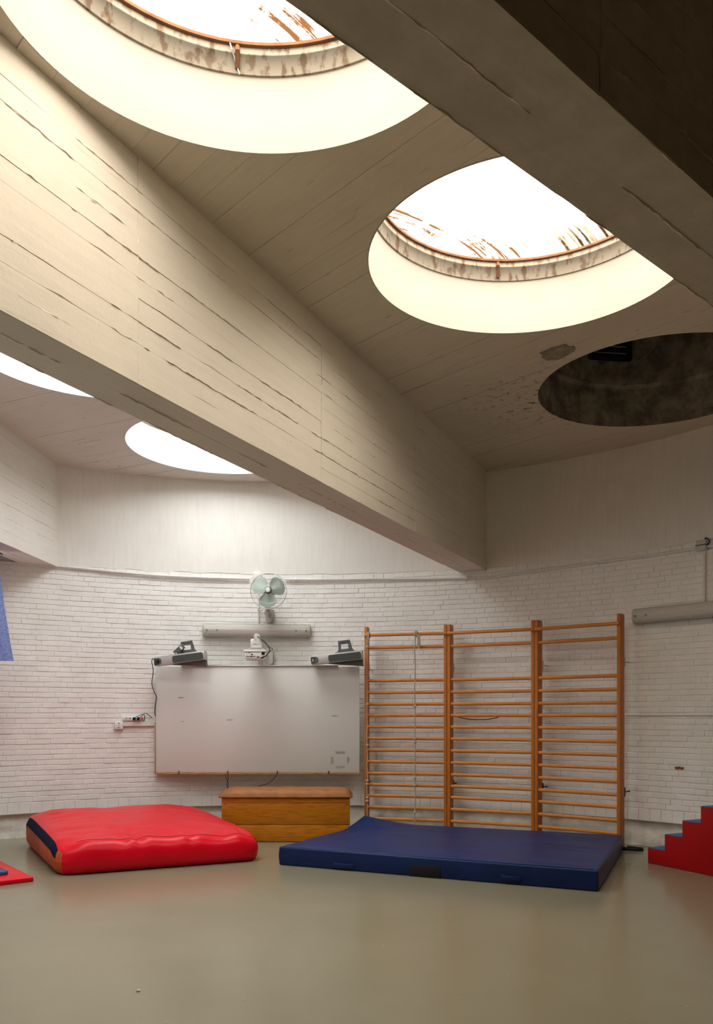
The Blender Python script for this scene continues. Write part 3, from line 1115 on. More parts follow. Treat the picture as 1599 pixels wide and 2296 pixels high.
# ------------------------------------------------------------------ wall bars
U = [Vector((.090, 9.745, 0)), Vector((1.032, 9.51, 0)), Vector((1.933, 9.06, 0)), Vector((2.675, 8.455, 0))]
RUNG_Y = [1425, 1452.8, 1526.3, 1553, 1579, 1604, 1629.4, 1655.4, 1681.5, 1707.5, 1733.5, 1758.9, 1783.3, 1809.3, 1835]
RUNG_Z = [EYE + (HORIZON - y) / F_PX * 9.76 for y in RUNG_Y]
HBAR = 2.385
bar_lab = ['wooden wall bars section with knotted ropes, next to the whiteboard', 'middle section of the orange wooden wall bars', 'wooden wall bars section furthest right, beside the wall lamp']
bars_frames = []
for i in range(3):
    p, q = U[i], U[i + 1]
    d = q - p
    Lc = d.length
    rz = math.atan2(d.y, d.x)
    mid = (p + q) / 2
    t = thing('wall_bars', bar_lab[i], 'wall bars', (mid.x, mid.y, 0), rz, 'three sections of wall bars')
    bars_frames.append((t, Lc, rz, mid))
    ww = .036
    for sgn in (-1, 1):
        x = sgn * (Lc / 2 - ww / 2 - .0012)
        up = MB().box(x - ww / 2, x + ww / 2, 0, .115, 0, HBAR, .004).build('upright', M['wood_v'], t)
        # metal brackets that carry the upright off the wall
        pw = Vector((mid.x, mid.y, 0)) + Matrix.Rotation(rz, 3, 'Z') @ Vector((x, .115, 0))
        yw = .115
        for k in range(60):
            g = Vector((mid.x, mid.y, 0)) + Matrix.Rotation(rz, 3, 'Z') @ Vector((x, yw, 0))
            if math.hypot(g.x - CX, g.y - CY) >= R - .012:
                break
            yw += .004
        for z_, mt_ in ((1.90, M['grey_pl']), (.56, M['black'])):
            mb = MB().prism(rounded(.045, .10, .02, 5, .135, z_), x - .011, x + .011, Matrix(((0, 0, 1, 0), (1, 0, 0, 0), (0, 1, 0, 0), (0, 0, 0, 1))))
            mb.cyl((x, .13, z_), (x, yw, z_), .006, 8)
            mb.build('bracket', mt_, up)
    for k, z_ in enumerate(RUNG_Z):
        yc = .028 if k else -.012
        x0 = Lc / 2 - (ww if k else .006)
        pts = [(-x0, yc, z_), (x0, yc, z_)]
        mb = MB()
        n = 12
        vs_, fs_ = [], []
        for (x, y, zz) in pts:
            for j in range(n):
                a = 2 * PI * j / n
                ca, sa = math.cos(a), math.sin(a)
                vs_.append((x, y + .0155 * math.copysign(abs(ca) ** .8, ca), zz + .019 * math.copysign(abs(sa) ** .8, sa)))
        for j in range(n):
            fs_.append((j, (j + 1) % n, n + (j + 1) % n, n + j))
        fs_ += [tuple(range(n)), tuple(range(2 * n - 1, n - 1, -1))]
        mb.add(vs_, fs_)
        mb.build('rung', M['wood_h'], t, angle=50)

# ropes with knots
def knot(mb, p, r):
    for a, tx in ((0, .5), (1.3, -.6), (2.4, .2)):
        pts = []
        for i in range(10):
            b_ = 2 * PI * i / 10
            v = Vector((r * math.cos(b_), r * .8 * math.sin(b_), 0))
            v.rotate(Matrix.Rotation(tx, 3, 'X') @ Matrix.Rotation(a, 3, 'Y'))
            pts.append(p + v)
        mb.tube(pts, r * .62, 6, closed=True)
def rope(label, local_t, knots_y, tail):
    f = U[0].lerp(U[1], local_t)
    d = (U[1] - U[0]).normalized()
    nrm = Vector((d.y, -d.x, 0))
    base = f + nrm * .034
    t = thing('knotted_rope', label, 'rope', (base.x, base.y, .03), 0, 'knotted climbing ropes')
    r_ = random.Random(int(local_t * 100))
    pts = []
    z_ = RUNG_Z[0] + .02
    while z_ > .03:
        pts.append(Vector((r_.gauss(0, .0025), r_.gauss(0, .0015), z_ - .03)))
        z_ -= .09
    pts.append(Vector((0, 0, .002)))
    MB().tube(bez(pts, 4), .0065, 8).build('rope_line', M['rope'], t)
    for y_ in knots_y:
        zz = EYE + (HORIZON - y_) / F_PX * 9.6
        mb = MB()
        knot(mb, Vector((r_.gauss(0, .002), 0, zz - .03)), .0125)
        mb.build('knot', M['rope'], t)
    mb = MB()                                   # hitch round the top rung and the loose ends
    top = RUNG_Z[0] - .03
    c = -nrm * .022
    for k in range(3):
        off = d * (.012 * k - .002)
        loop = []
        for i in range(14):
            a = 2 * PI * i / 14
            loop.append(c + off + nrm * (.0275 * math.cos(a)) + Vector((0, 0, top + .031 * math.sin(a))))
        mb.tube(loop, .0065, 6, closed=True)
    mb.build('hitch', M['rope'], t)
    for (dx, ln) in tail:
        MB().tube(bez([d * dx + Vector((0, 0, top - .01)) + nrm * .006, d * (dx + .006) + Vector((0, 0, top - ln * .5)) + nrm * .01, d * (dx + .002) + Vector((0, 0, top - ln)) + nrm * .004], 6), .0075, 7).build('loose_end', M['rope'], t)
rope('knotted pale rope hanging along the left upright of the wall bars', .046, (1449, 1579, 1672, 1752, 1760, 1790, 1798), ((.012, .09),))
rope('knotted pale rope with frayed tail hanging mid section of wall bars', .625, (1584, 1656, 1664, 1744, 1760, 1820), ((.03, .15), (.042, .17), (.052, .16)))

# a sagging dark elastic behind the middle section
pa, pb = at(1026, 1607, 9.55), at(1122, 1607, 9.40)
mb = MB().tube(bez([pa, at(1045, 1611.5, 9.54), at(1075, 1613.5, 9.5), at(1100, 1612, 9.45), pb], 8), .005, 6)
tag(mb.build('elastic_cord', M['cable']), 'dark cord sagging behind a rung of the middle wall bars', 'cord')

# ------------------------------------------------------------------ vault box
VY = 8.89
vx0, vx1 = -1.438, -.074
t = thing('vault_box', 'low honey-coloured wooden vault box with padded leather top', 'vault box', ((vx0 + vx1) / 2, VY, 0))
hw, VD = (vx1 - vx0) / 2, .42
for (z0, z1) in ((.004, .182), (.187, .470)):
    for y0 in (0, VD - .024):
        fb = MB().box(-hw, hw, y0, y0 + .024, z0, z1, .004).build('side_board', M['vault'], t)
        if y0 == 0 and z0 > .1:
            for sx in (-1, 1):
                for bz_ in (z0 + .055, z1 - .06):
                    mb = MB().lathe([(.010, -.004), (.010, .003), (.006, .006), (0, .006)], 12, Matrix.Translation((sx * (hw - .035), -.001, bz_)) @ Matrix.Rotation(PI / 2, 4, 'X'))
                    mb.build('bolt', M['steel'], fb)
    for sx in (-1, 1):
        MB().box(sx * (hw - .013) - .013, sx * (hw - .013) + .013, .024, VD - .024, z0, z1, .003).build('end_board', M['vault'], t)
MB().box(-hw + .003, hw - .003, -.004, .0, .418, .462, .0015).build('top_batten', M['vault'], t)
prof = []
bm = bmesh.new()
nx, ny = 40, 16
vs_, fs_ = [], []
ox, oy = hw + .022, .022
for i in range(nx + 1):
    for j in range(ny + 1):
        u, v = i / nx * 2 - 1, j / ny * 2 - 1
        e = (1 - abs(u) ** 14) ** .5 * (1 - abs(v) ** 5) ** .5
        vs_.append((u * ox, VD / 2 + v * (VD / 2 + oy), .495 + .068 * e + .004 * noise.noise((u * 6, v * 3, 0)) * e))
for i in range(nx):
    for j in range(ny):
        fs_.append((i * (ny + 1) + j, (i + 1) * (ny + 1) + j, (i + 1) * (ny + 1) + j + 1, i * (ny + 1) + j + 1))
rim = [i * (ny + 1) for i in range(nx + 1)] + [nx * (ny + 1) + j for j in range(1, ny + 1)] + [i * (ny + 1) + ny for i in range(nx - 1, -1, -1)] + [j for j in range(ny - 1, 0, -1)]
base = len(vs_)
for k in rim:
    x, y, zz = vs_[k]
    vs_.append((x, y, .472))
for k in range(len(rim)):
    k2 = (k + 1) % len(rim)
    fs_.append((rim[k], rim[k2], base + k2, base + k))
fs_.append(tuple(base + k for k in range(len(rim))))
bm.free()
pad = MB().add(vs_, fs_).build('padded_top', M['leather'], t, angle=60)
lp = [(-ox, -oy, .483), (ox, -oy, .483), (ox, VD + oy, .483), (-ox, VD + oy, .483)]
path = []
for k in range(4):
    a_, b_ = Vector(lp[k]), Vector(lp[(k + 1) % 4])
    path += [a_.lerp(b_, s_) for s_ in (.02, .25, .5, .75, .98)]
MB().tube(path, .011, 8, closed=True).build('piping', M['leather'], pad)

# ------------------------------------------------------------------ mats
def soft_box(corners, H, r, nx, ny, nz, puff, wr, seed, corner=0.0):
    """padded slab on four floor corners (front-left, front-right, back-right, back-left)
    returns (verts, faces, tags); tags give the side a face belongs to"""
    c = [Vector((p[0], p[1], 0)) for p in corners]
    Lx, Ly = ((c[1] - c[0]).length + (c[2] - c[3]).length) / 2, ((c[3] - c[0]).length + (c[2] - c[1]).length) / 2
    def axis(n, length):
        e = min(.45, 1.6 * r / length)
        k = 4
        a = [e * i / k for i in range(k)] + [e + (1 - 2 * e) * i / n for i in range(n + 1)] + [1 - e + e * (i + 1) / k for i in range(k)]
        return a
    ax, ay, az = axis(nx, Lx), axis(ny, Ly), axis(nz, H)
    I, J, K = len(ax) - 1, len(ay) - 1, len(az) - 1
    idx, vs_, fs_, tg = {}, [], [], []
    def vert(i, j, k):
        if (i, j, k) in idx:
            return idx[i, j, k]
        p = Vector((ax[i] * Lx, ay[j] * Ly, az[k] * H))
        q = Vector((min(max(p.x, r), Lx - r), min(max(p.y, r), Ly - r), min(max(p.z, r), H - r)))
        d = p - q
        if d.length > 1e-9:
            p = q + d.normalized() * r
        u, v, w = p.x / Lx, p.y / Ly, p.z / H
        top = max(0.0, (w - .3) / .7)
        zz = p.z + puff(u, v) * top + wr(u, v, w) * top
        fl = c[0].lerp(c[1], u).lerp(c[3].lerp(c[2], u), v)
        side = (.5 - abs(w - .5)) * 2
        ctr = (c[0] + c[1] + c[2] + c[3]) / 4
        bul = .05 * side * H
        edge = max(abs(u - .5), abs(v - .5)) * 2
        fl = fl + (fl - ctr).normalized() * bul * (edge ** 6)
        k_ = max(0, (abs(2 * u - 1) - .72) / .28) * max(0, (abs(2 * v - 1) - .72) / .28)
        fl = fl.lerp(ctr, corner * k_ * k_ * (1 if v < .5 else .4))
        zz -= 1.1 * corner * k_ * top * (1 if v < .5 else .2)
        idx[i, j, k] = len(vs_)
        vs_.append((fl.x, fl.y, zz))
        return idx[i, j, k]
    for i in range(I):
        for j in range(J):
            fs_.append((vert(i, j, 0), vert(i, j + 1, 0), vert(i + 1, j + 1, 0), vert(i + 1, j, 0))); tg.append('bottom')
            fs_.append((vert(i, j, K), vert(i + 1, j, K), vert(i + 1, j + 1, K), vert(i, j + 1, K))); tg.append('top')
    for i in range(I):
        for k in range(K):
            fs_.append((vert(i, 0, k), vert(i + 1, 0, k), vert(i + 1, 0, k + 1), vert(i, 0, k + 1))); tg.append('front')
            fs_.append((vert(i, J, k), vert(i, J, k + 1), vert(i + 1, J, k + 1), vert(i + 1, J, k))); tg.append('back')
    for j in range(J):
        for k in range(K):
            fs_.append((vert(0, j, k), vert(0, j, k + 1), vert(0, j + 1, k + 1), vert(0, j + 1, k))); tg.append('left')
            fs_.append((vert(I, j, k), vert(I, j + 1, k), vert(I, j + 1, k + 1), vert(I, j, k + 1))); tg.append('right')
    return vs_, fs_, tg

def sub_build(vs_, fs_, keep, name, mat, parent, loc):
    used = sorted(set(i for f in keep for i in f))
    mp = {k: n for n, k in enumerate(used)}
    mb = MB()
    mb.add([Vector(vs_[k]) - Vector(loc) for k in used], [tuple(mp[i] for i in f) for f in keep])
    return mb.build(name, mat, parent, angle=75)

def surf_z(vs_, fs_, x, y):
    best = min(vs_, key=lambda p: (p[0] - x) ** 2 + (p[1] - y) ** 2 - p[2] * .02)
    return best[2]

# red crash mat
RC = [(-2.50, 6.95), (-.86, 7.73), (-1.86, 9.48), (-3.46, 8.70)]
def red_puff(u, v):
    return .10 * (max(0, 1 - abs(2 * u - 1) ** 3.2) ** .6) * (max(0, 1 - abs(2 * v - 1) ** 3.0) ** .6) * (.55 + .75 * v) + .055 * v - .02 * (1 - v) * u
def red_wr(u, v, w):
    front = max(0, 1 - v / .28)
    a = .020 * front * math.sin(u * 46 + 5 * noise.noise((u * 5, v * 4, 0))) * max(0, noise.noise((u * 7, v * 3, 8)) + .35)
    b_ = .010 * noise.noise((u * 9 + v * 5, v * 16, 2)) + .016 * noise.noise((u * 3.3, v * 3.3, 5))
    e = min(1, min(u, 1 - u, v + .12, 1 - v) * 9)
    c_ = .006 * max(0, 1 - u / .35) * math.sin((v * 1.6 + u) * 34) * max(0, 1 - abs(v - .8) * 3)
    return (a + b_ + c_) * e
vs_, fs_, tg = soft_box(RC, .25, .07, 72, 56, 5, red_puff, red_wr, 1, .05)
loc = (-2.15, 8.2, 0)
t = thing('crash_mat', 'puffy red vinyl crash mat with navy velcro edge', 'crash mat', loc)
side = [f for f, g in zip(fs_, tg) if g == 'left']
body = [f for f, g in zip(fs_, tg) if g != 'left']
sub_build(vs_, fs_, body, 'cover', M['red'], t, loc)
ep = sub_build(vs_, fs_, side, 'end_panel', M['orange_side'], t, loc)
def along(u0, v0, u1, v1, n, corners, zfun, lift):
    c = [Vector((p[0], p[1], 0)) for p in corners]
    out = []
    for i in range(n + 1):
        s_ = i / n
        u, v = u0 + (u1 - u0) * s_, v0 + (v1 - v0) * s_
        p = c[0].lerp(c[1], u).lerp(c[3].lerp(c[2], u), v)
        out.append(Vector((p.x, p.y, zfun(u, v) + lift)))
    return out
from mathutils.bvhtree import BVHTree
tree = BVHTree.FromPolygons([Vector(v) for v in vs_], fs_)
def drop(p):
    h = tree.ray_cast(Vector((p.x, p.y, 2)), Vector((0, 0, -1)))
    return h[0].z if h[0] is not None else p.z
zf = lambda u, v: 0
seam = [Vector((p.x, p.y, drop(p) + .001)) - Vector(loc) for p in along(.10, .055, .90, .045, 60, RC, zf, 0)]
MB().tube(seam, .003, 6).build('seam', simple('dark_red_seam', (0.20, 0.004, 0.008), 0.7), t)
seam = [Vector((p.x, p.y, drop(p) + .001)) - Vector(loc) for p in along(.90, .045, .985, .05, 10, RC, zf, 0)]
MB().tube(seam, .003, 6).build('seam', simple('red_piping', (0.40, 0.004, 0.012), 0.5), t)
# navy strip over the upper left edge
vsn, fsn = [], []
n = 40
cc = [Vector((p[0], p[1], 0)) for p in RC]
outw = (cc[0] - cc[1]).normalized()
for i in range(n + 1):
    v = .06 + .93 * i / n
    e = cc[0].lerp(cc[3], v)
    prof = []
    for q, s_ in enumerate((.03, .012, -.004, -.012)):
        p = e - outw * s_
        if q < 2:
            for tries in range(12):
                h = tree.ray_cast(Vector((p.x, p.y, 2)), Vector((0, 0, -1)))
                if h[0] is not None and h[0].z > .17:
                    break
                p = p - outw * .008
            prof.append(Vector((p.x, p.y, (h[0].z if h[0] is not None else .2) + .003)))
    zt = prof[-1].z
    for dz in (.016, .034, .052):
        h = tree.ray_cast(Vector((e.x, e.y, zt - dz)) + outw * .4, -outw)
        q_ = h[0] + outw * .004 if h[0] is not None else e + Vector((0, 0, zt - dz))
        prof.append(Vector((q_.x, q_.y, zt - dz)))
    vsn += [p - Vector(loc) for p in prof]
m_ = 5
for i in range(n):
    for k in range(m_ - 1):
        fsn.append((i * m_ + k, i * m_ + k + 1, (i + 1) * m_ + k + 1, (i + 1) * m_ + k))
MB().add(vsn, fsn).build('velcro_strip', M['navy'], t, angle=70)

# blue landing mat
BC = [(-.70, 7.53), (1.845, 6.375), (2.62, 8.22), (.08, 9.05)]
def blue_puff(u, v):
    kick = max(0, 1 - math.hypot((u - 0) * 4.5, (v - 1) * 3.2))
    back = max(0, v - .75) * .05
    return .012 * (1 - abs(2 * u - 1) ** 4) * (1 - abs(2 * v - 1) ** 4) + .075 * kick ** 1.4 + 2.2 * back * (1 - .75 * u)
def blue_wr(u, v, w):
    r_ = .0085 * noise.noise((u * 3, v * 24 + u * 5, 1)) * max(0, u - .4) * 2.0
    x = .007 * noise.noise((u * 12 + v * 12, u * 5 - v * 5, 7)) * max(0, 1 - u * 1.6)
    return (r_ + x + .004 * noise.noise((u * 4, v * 4, 3))) * min(1, min(u, 1 - u, v, 1 - v) * 14)
vs_, fs_, tg = soft_box(BC, .165, .014, 84, 60, 4, blue_puff, blue_wr, 2)
loc = (.95, 7.9, 0)
t = thing('landing_mat', 'large flat royal blue landing mat below the wall bars', 'gym mat', loc)
tree = BVHTree.FromPolygons([Vector(v) for v in vs_], fs_)
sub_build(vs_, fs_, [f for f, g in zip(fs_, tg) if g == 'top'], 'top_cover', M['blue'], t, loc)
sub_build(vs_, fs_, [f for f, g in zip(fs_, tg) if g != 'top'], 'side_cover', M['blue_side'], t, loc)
c0, c1 = Vector((BC[0][0], BC[0][1], 0)), Vector((BC[1][0], BC[1][1], 0))
fd = (c1 - c0).normalized()
fn = Vector((fd.y, -fd.x, 0))
frz = math.atan2(fd.y, fd.x)
def on_front(px, py):
    # meet of the sight line with the mat's front plane
    a = (px - 800) / F_PX
    tt = c0.dot(fn) / (a * fn.x + fn.y)
    return Vector((a * tt, tt, EYE + (HORIZON - py) / F_PX * tt))
def patch(name, px0, px1, py, hgt, mat, lift, mbfun=None):
    a, b_ = on_front(px0, py), on_front(px1, py)
    ctr = (a + b_) / 2 + fn * (lift + .004)
    w = (b_ - a).length / 2
    mb = MB().box(-w, w, -.004, .006, -hgt / 2, hgt / 2, .002)
    return mb.build(name, mat, t, ctr - Vector(loc), frz)
patch('velcro_patch', 920, 989, 1954, .098, M['black'], .003)
def strap(px0, px1, py):
    a, b_ = on_front(px0, py), on_front(px1, py)
    w = (b_ - a).length / 2
    ctr = (a + b_) / 2 + fn * .006
    mb = MB().tube([(-w, .002, .0), (-w + .015, -.006, 0), (-w * .4, -.014, -.004), (w * .4, -.014, -.004), (w - .015, -.006, 0), (w, .002, 0)], .022, 8, sx=.18)
    mb.build('carry_handle', M['blue_side'], t, ctr - Vector(loc), frz)
strap(749, 795, 1940)
strap(1125, 1172, 1968)
pp = [Vector((p.x, p.y, drop(p) + .0005)) - Vector(loc) for p in along(.01, .006, .99, .006, 60, BC, zf, 0)]
MB().tube(pp, .004, 6).build('piping', M['blue'], t)
pp = [Vector((p.x, p.y, drop(p) + .0005)) - Vector(loc) for p in along(.995, .01, .995, .985, 50, BC, zf, 0)]
MB().tube(pp, .004, 6).build('piping', M['blue'], t)

# thin folded mats at the left edge
def thin_mat(name, label, corner, d1, d2, l1, l2, z0, h, mat, edge):
    c = Vector((corner[0], corner[1], 0))
    a, b_ = Vector((d1[0], d1[1], 0)).normalized(), Vector((d2[0], d2[1], 0)).normalized()
    rz = math.atan2(a.y, a.x)
    t = thing(name, label, 'gym mat', (c.x, c.y, z0), rz)
    s_ = 1 if (a.x * b_.y - a.y * b_.x) > 0 else -1
    MB().box(0, l1, min(0, s_ * l2), max(0, s_ * l2), 0, h, .008).build('cover', mat, t)
    MB().tube([(.006, s_ * .004, h - .002), (l1 - .006, s_ * .004, h - .002)], .004, 6).build('piping', edge, t)
    return t
thin_mat('floor_mat', 'thin red floor mat lying at the left edge of the floor', (-2.62, 6.77), (-.62, .786), (-.785, -.62), 1.15, 1.1, 0, .036, M['red'], M['red'])
thin_mat('floor_mat', 'small blue mat lying on top of the thin red mat', (-2.872, 6.88), (-.66, .75), (-.75, -.66), .6, .5, .0365, .03, M['blue_tread'], M['blue'])

# soft steps at the right edge
sd, sn = Vector((.456, -.89, 0)).normalized(), Vector((.89, .456, 0)).normalized()
TR, RI, NS, SW = .196, .1445, 5, .58
t = thing('soft_steps', 'red foam play steps with blue treads at the right edge', 'foam steps', (2.663, 7.627, 0), math.atan2(sd.y, sd.x))
poly = [(0, 0)]
for k in range(NS):
    poly += [(k * TR, (k + 1) * RI - .006), ((k + 1) * TR, (k + 1) * RI - .006)]
poly += [(NS * TR, 0)]
mt = Matrix(((1, 0, 0, 0), (0, 0, 1, 0), (0, 1, 0, 0), (0, 0, 0, 1)))
sgn = 1 if (sd.x * sn.y - sd.y * sn.x) > 0 else -1
bm = bmesh.new()
fv = [bm.verts.new((x, 0, z_)) for x, z_ in poly]
ff = bm.faces.new(fv)
ex = bmesh.ops.extrude_face_region(bm, geom=[ff])
for g in ex['geom']:
    if isinstance(g, bmesh.types.BMVert):
        g.co.y = sgn * SW
bmesh.ops.recalc_face_normals(bm, faces=bm.faces[:])
bmesh.ops.bevel(bm, geom=bm.edges[:], offset=.006, segments=2, profile=.5, affect='EDGES')
MB().bm(bm).build('foam_body', M['red_step'], t)
for k in range(NS):
    MB().box(k * TR + .001, (k + 1) * TR - .001, min(.002 * sgn, sgn * (SW - .002)), max(.002 * sgn, sgn * (SW - .002)), (k + 1) * RI - .0062, (k + 1) * RI, .002).build('tread', M['blue_tread'], t)

# dark strap end lying between the blue mat and the wall
p0 = Vector((2.74, 8.28, .006))
mb = MB().tube(bez([(2.60, 8.33, .03), (2.70, 8.33, .012), (2.80, 8.29, .008), (2.86, 8.33, .008), (2.80, 8.37, .012), (2.72, 8.38, .02)], 8), .022, 8, sx=.35)
tag(mb.build('mat_strap', M['black']), 'crumpled black strap on floor between blue mat and steps', 'strap')

# ------------------------------------------------------------------ wall fan
p = Vector((at(602.6, 1324.6, 9.70)))
pf = wall_phi(598)
t = thing('wall_fan', 'wall-mounted fan with three pale green blades and wire guard', 'fan', p, 0)
Rg = .2105
rot = Matrix.Rotation(PI / 2, 4, 'X')                 # lathe axis z -> -y (towards the room)
mb = MB()
for rr, yy in ((Rg, 0), (Rg, .02), (.155, -.045), (.155, .06), (.055, -.06)):
    mb.tube([(rr * math.cos(2 * PI * i / 48), yy, rr * math.sin(2 * PI * i / 48)) for i in range(48)], .0028 if rr == Rg else .0012, 6, closed=True)
for i in range(60):
    a = 2 * PI * i / 60
    ca, sa = math.cos(a), math.sin(a)
    for s_ in (-1, 1):
        mb.tube([(r_ * ca, y_, r_ * sa) for r_, y_ in ((Rg, 0 if s_ < 0 else .02), (.19, s_ * .028), (.155, s_ * .045 + (.015 if s_ > 0 else 0)), (.05, s_ * .06))], .0007, 4)
guard = mb.build('guard', M['wire'], t)
mb = MB().lathe([(.0, .075), (.024, .073), (.028, .066), (.028, .05), (0, .05)], 24, rot)
mb.build('guard_badge', M['white_pl'], guard)
MB().lathe([(0, .045), (.030, .045), (.036, .030), (.038, -.02), (0, -.02)], 24, rot).build('hub', M['dark_pl'], t)
for a in (-95, 27, 148):
    ar = math.radians(a)
    vs_, fs_ = [], []
    nr, na = 10, 22
    cxr = .112
    vs_.append((cxr, 0, 0))
    for j in range(1, nr + 1):
        for k in range(na):
            th = 2 * PI * k / na
            ex_ = .086 * j / nr
            x = cxr + ex_ * math.cos(th) * (1.0 if math.cos(th) > 0 else 1.05)
            y = ex_ * math.sin(th) * (1.30 if x > cxr else 1.30 - .30 * max(0, -math.cos(th)))
            vs_.append((x, y, 0))
    for k in range(na):
        fs_.append((0, 1 + k, 1 + (k + 1) % na))
        for j in range(nr - 1):
            b0, b1 = 1 + j * na, 1 + (j + 1) * na
            fs_.append((b0 + k, b1 + k, b1 + (k + 1) % na, b0 + (k + 1) % na))
    out, nv = [], len(vs_)
    for (x, y, z_) in vs_:
        pitch = .45
        q = Vector((x, y * math.cos(pitch * .6), 0))
        q.rotate(Matrix.Rotation(ar, 3, 'Z'))
        out.append((q.x, .004 - y * math.sin(pitch) * .6, q.y))
    top = [(x, y + .003, z_) for x, y, z_ in out]
    f2 = [tuple(i + nv for i in reversed(f)) for f in fs_]
    rim_ = [1 + (nr - 1) * na + k for k in range(na)]
    f3 = [(rim_[k], rim_[k] + nv, rim_[(k + 1) % na] + nv, rim_[(k + 1) % na]) for k in range(na)]
    MB().add(out + top, fs_ + f2 + f3).build('blade', M['fan_blade'], t, angle=40)
MB().lathe([(0, -.035), (.05, -.035), (.068, -.055), (.07, -.12), (.055, -.16), (0, -.17)], 28, rot).build('motor', M['fan_body'], t)
wp = wpt(pf, 0)
by = wp.y - p.y
bxl = (598 - 602.6) / F_PX * 9.9
MB().tube([(0, .10, -.03), (bxl * .5, .11, -.12), (bxl, .15, -.2), (bxl, by - .05, -.23)], .026, 12).build('neck', M['fan_body'], t)
shield = []
for i in range(28):
    a = 2 * PI * i / 28
    sx_ = .062 * math.cos(a) * (1.0 if math.sin(a) > -.2 else .82)
    shield.append((sx_, .082 * math.sin(a) if math.sin(a) > 0 else .10 * math.sin(a)))
bk = MB().prism(shield, 0, .07, Matrix.Translation((bxl, by, -.235)) @ XZ()).build('wall_bracket', M['fan_body'], t)
MB().lathe([(.026, 0), (.024, .014), (0, .016)], 20, Matrix.Translation((bxl, by - .07, -.235)) @ rot).build('knob', M['grey_pl'], bk)
MB().lathe([(.006, 0), (.006, .008), (0, .008)], 10, Matrix.Translation((bxl - .03, by - .07, -.215)) @ rot).build('button', M['black'], bk)
yb = by - .04
MB().tube(bez([(bxl + .06, yb - .03, -.19), (.02, yb - .06, -.195), (-.06, yb - .06, -.18), (-.115, yb - .03, -.155), (-.15, yb - .02, -.165), (-.155, yb - .02, -.185), (-.125, yb - .02, -.192), (-.10, yb, -.17)], 8), .006, 8).build('power_cord', M['fan_body'], t)
for dx in (-.055, .055):
    MB().tube([(bxl + dx * .5, by - .035, -.33), (bxl + dx * 1.35, by - .025, -.41)], .0014, 5).build('pull_cord', M['cable'], t)

# ------------------------------------------------------------------ fluorescent wall lamps
def tube_lamp(label, phi, zc, length):
    sag = R - math.sqrt(R * R - (length / 2) ** 2)
    p = wpt(phi, zc, .014 + sag)
    t = thing('tube_lamp', label, 'wall lamp', p, -phi, 'fluorescent wall lamps')
    h = .152
    hb = MB()
    hb.prism(rounded(length, h, .02), 0, .045, XZ())
    for x in (-.35, .35):
        MB().box(x - .03, x + .03, 0, sag, -.03, .03).build('spacer', M['fixture'], t, smooth=False)
    hb.build('housing', M['fixture'], t, (0, -.0, 0))
    # ribbed cover
    prof = [(-h / 2 + .006, .045), (-h / 2 + .012, .062), (-h / 2 + .03, .078), (-h / 2 + .06, .088), (h / 2 - .06, .088), (h / 2 - .03, .078), (h / 2 - .012, .062), (h / 2 - .006, .045)]
    vs_, fs_ = [], []
    xs = [-length / 2 + .004, -length / 2 + .012, -length / 2 + .03] + [-length / 2 + .03 + (length - .06) * i / 60 for i in range(1, 60)] + [length / 2 - .03, length / 2 - .012, length / 2 - .004]
    for i, x in enumerate(xs):
        e = .5 if i in (0, len(xs) - 1) else .85 if i in (1, len(xs) - 2) else 1
        for (z_, y_) in prof:
            vs_.append((x, -(.045 + (y_ - .045) * e), z_ * (1 if e == 1 else .96)))
    m_ = len(prof)
    for i in range(len(xs) - 1):
        for k in range(m_ - 1):
            fs_.append((i * m_ + k, (i + 1) * m_ + k, (i + 1) * m_ + k + 1, i * m_ + k + 1))
    fs_ += [tuple(range(m_)), tuple((len(xs) - 1) * m_ + k for k in reversed(range(m_)))]
    MB().add(vs_, fs_).build('cover', M['diffuser'], t, angle=20)
    tb = MB().cyl((-length / 2 + .05, -.066, .012), (length / 2 - .05, -.066, .012), .013, 14).build('tube', M['white_pl'], t)
    for sx in (-1, 1):
        MB().box(sx * (length / 2 - .05) - .015, sx * (length / 2 - .05) + .015, -.083, -.046, -.008, .032, .003).build('tube_holder', M['grey_pl'], tb)
        for x in (.055, .175):
            MB().lathe([(.010, 0), (.010, .006), (0, .007)], 12, Matrix.Translation((sx * (length / 2 - x), -.087, -.004)) @ rot).build('screw', M['steel'], t)
    return t
tube_lamp('long grey tube lamp above the whiteboard, under the fan', wall_phi(577), 2.366, 1.285)
phl = wall_phi(1424)
tube_lamp('long grey tube lamp on the right wall, cut by the frame', phl + .655 / R, 2.372, 1.285)

# ------------------------------------------------------------------ projector on its arm
p = at(573.5, 1477.5, 9.22)
t = thing('projector', 'white projector hung on a wall arm above the whiteboard', 'projector', p, 0)
bdy = MB().box(-.122, .122, 0, .26, .002, .075, .008).build('body', M['white_pl'], t)
MB().box(-.132, .120, -.008, .27, .076, .102, .009).build('top_shell', M['white_pl'], t)
for (x, z_, w, h) in ((-.095, .028, .006, .016), (-.078, .028, .005, .012), (-.066, .024, .005, .010), (-.043, .028, .018, .010), (-.012, .028, .016, .008), (.028, .022, .020, .010), (-.04, .05, .014, .012), (-.07, .068, .016, .005), (-.1, .058, .004, .006)):
    MB().prism(rounded(w * 1.6, h, min(w, h) * .3, 3), -.001, .002, Matrix.Translation((x, 0, z_)) @ XZ()).build('port', M['black'], bdy, smooth=False)
MB().prism(rounded(.036, .03, .006, 3), -.001, .003, Matrix.Translation((.085, 0, .06)) @ XZ()).build('power_socket', M['black'], bdy)
MB().prism(rounded(.18, .02, .008, 4, 0, .115), -.22, -.03, XZ()).build('mount_plate', M['grey_pl'], t)
hood = [(-.058, 0), (.058, 0), (.052, .05), (.036, .09), (.028, .145), (.016, .158), (-.010, .158), (-.022, .145), (-.032, .09), (-.052, .05)]
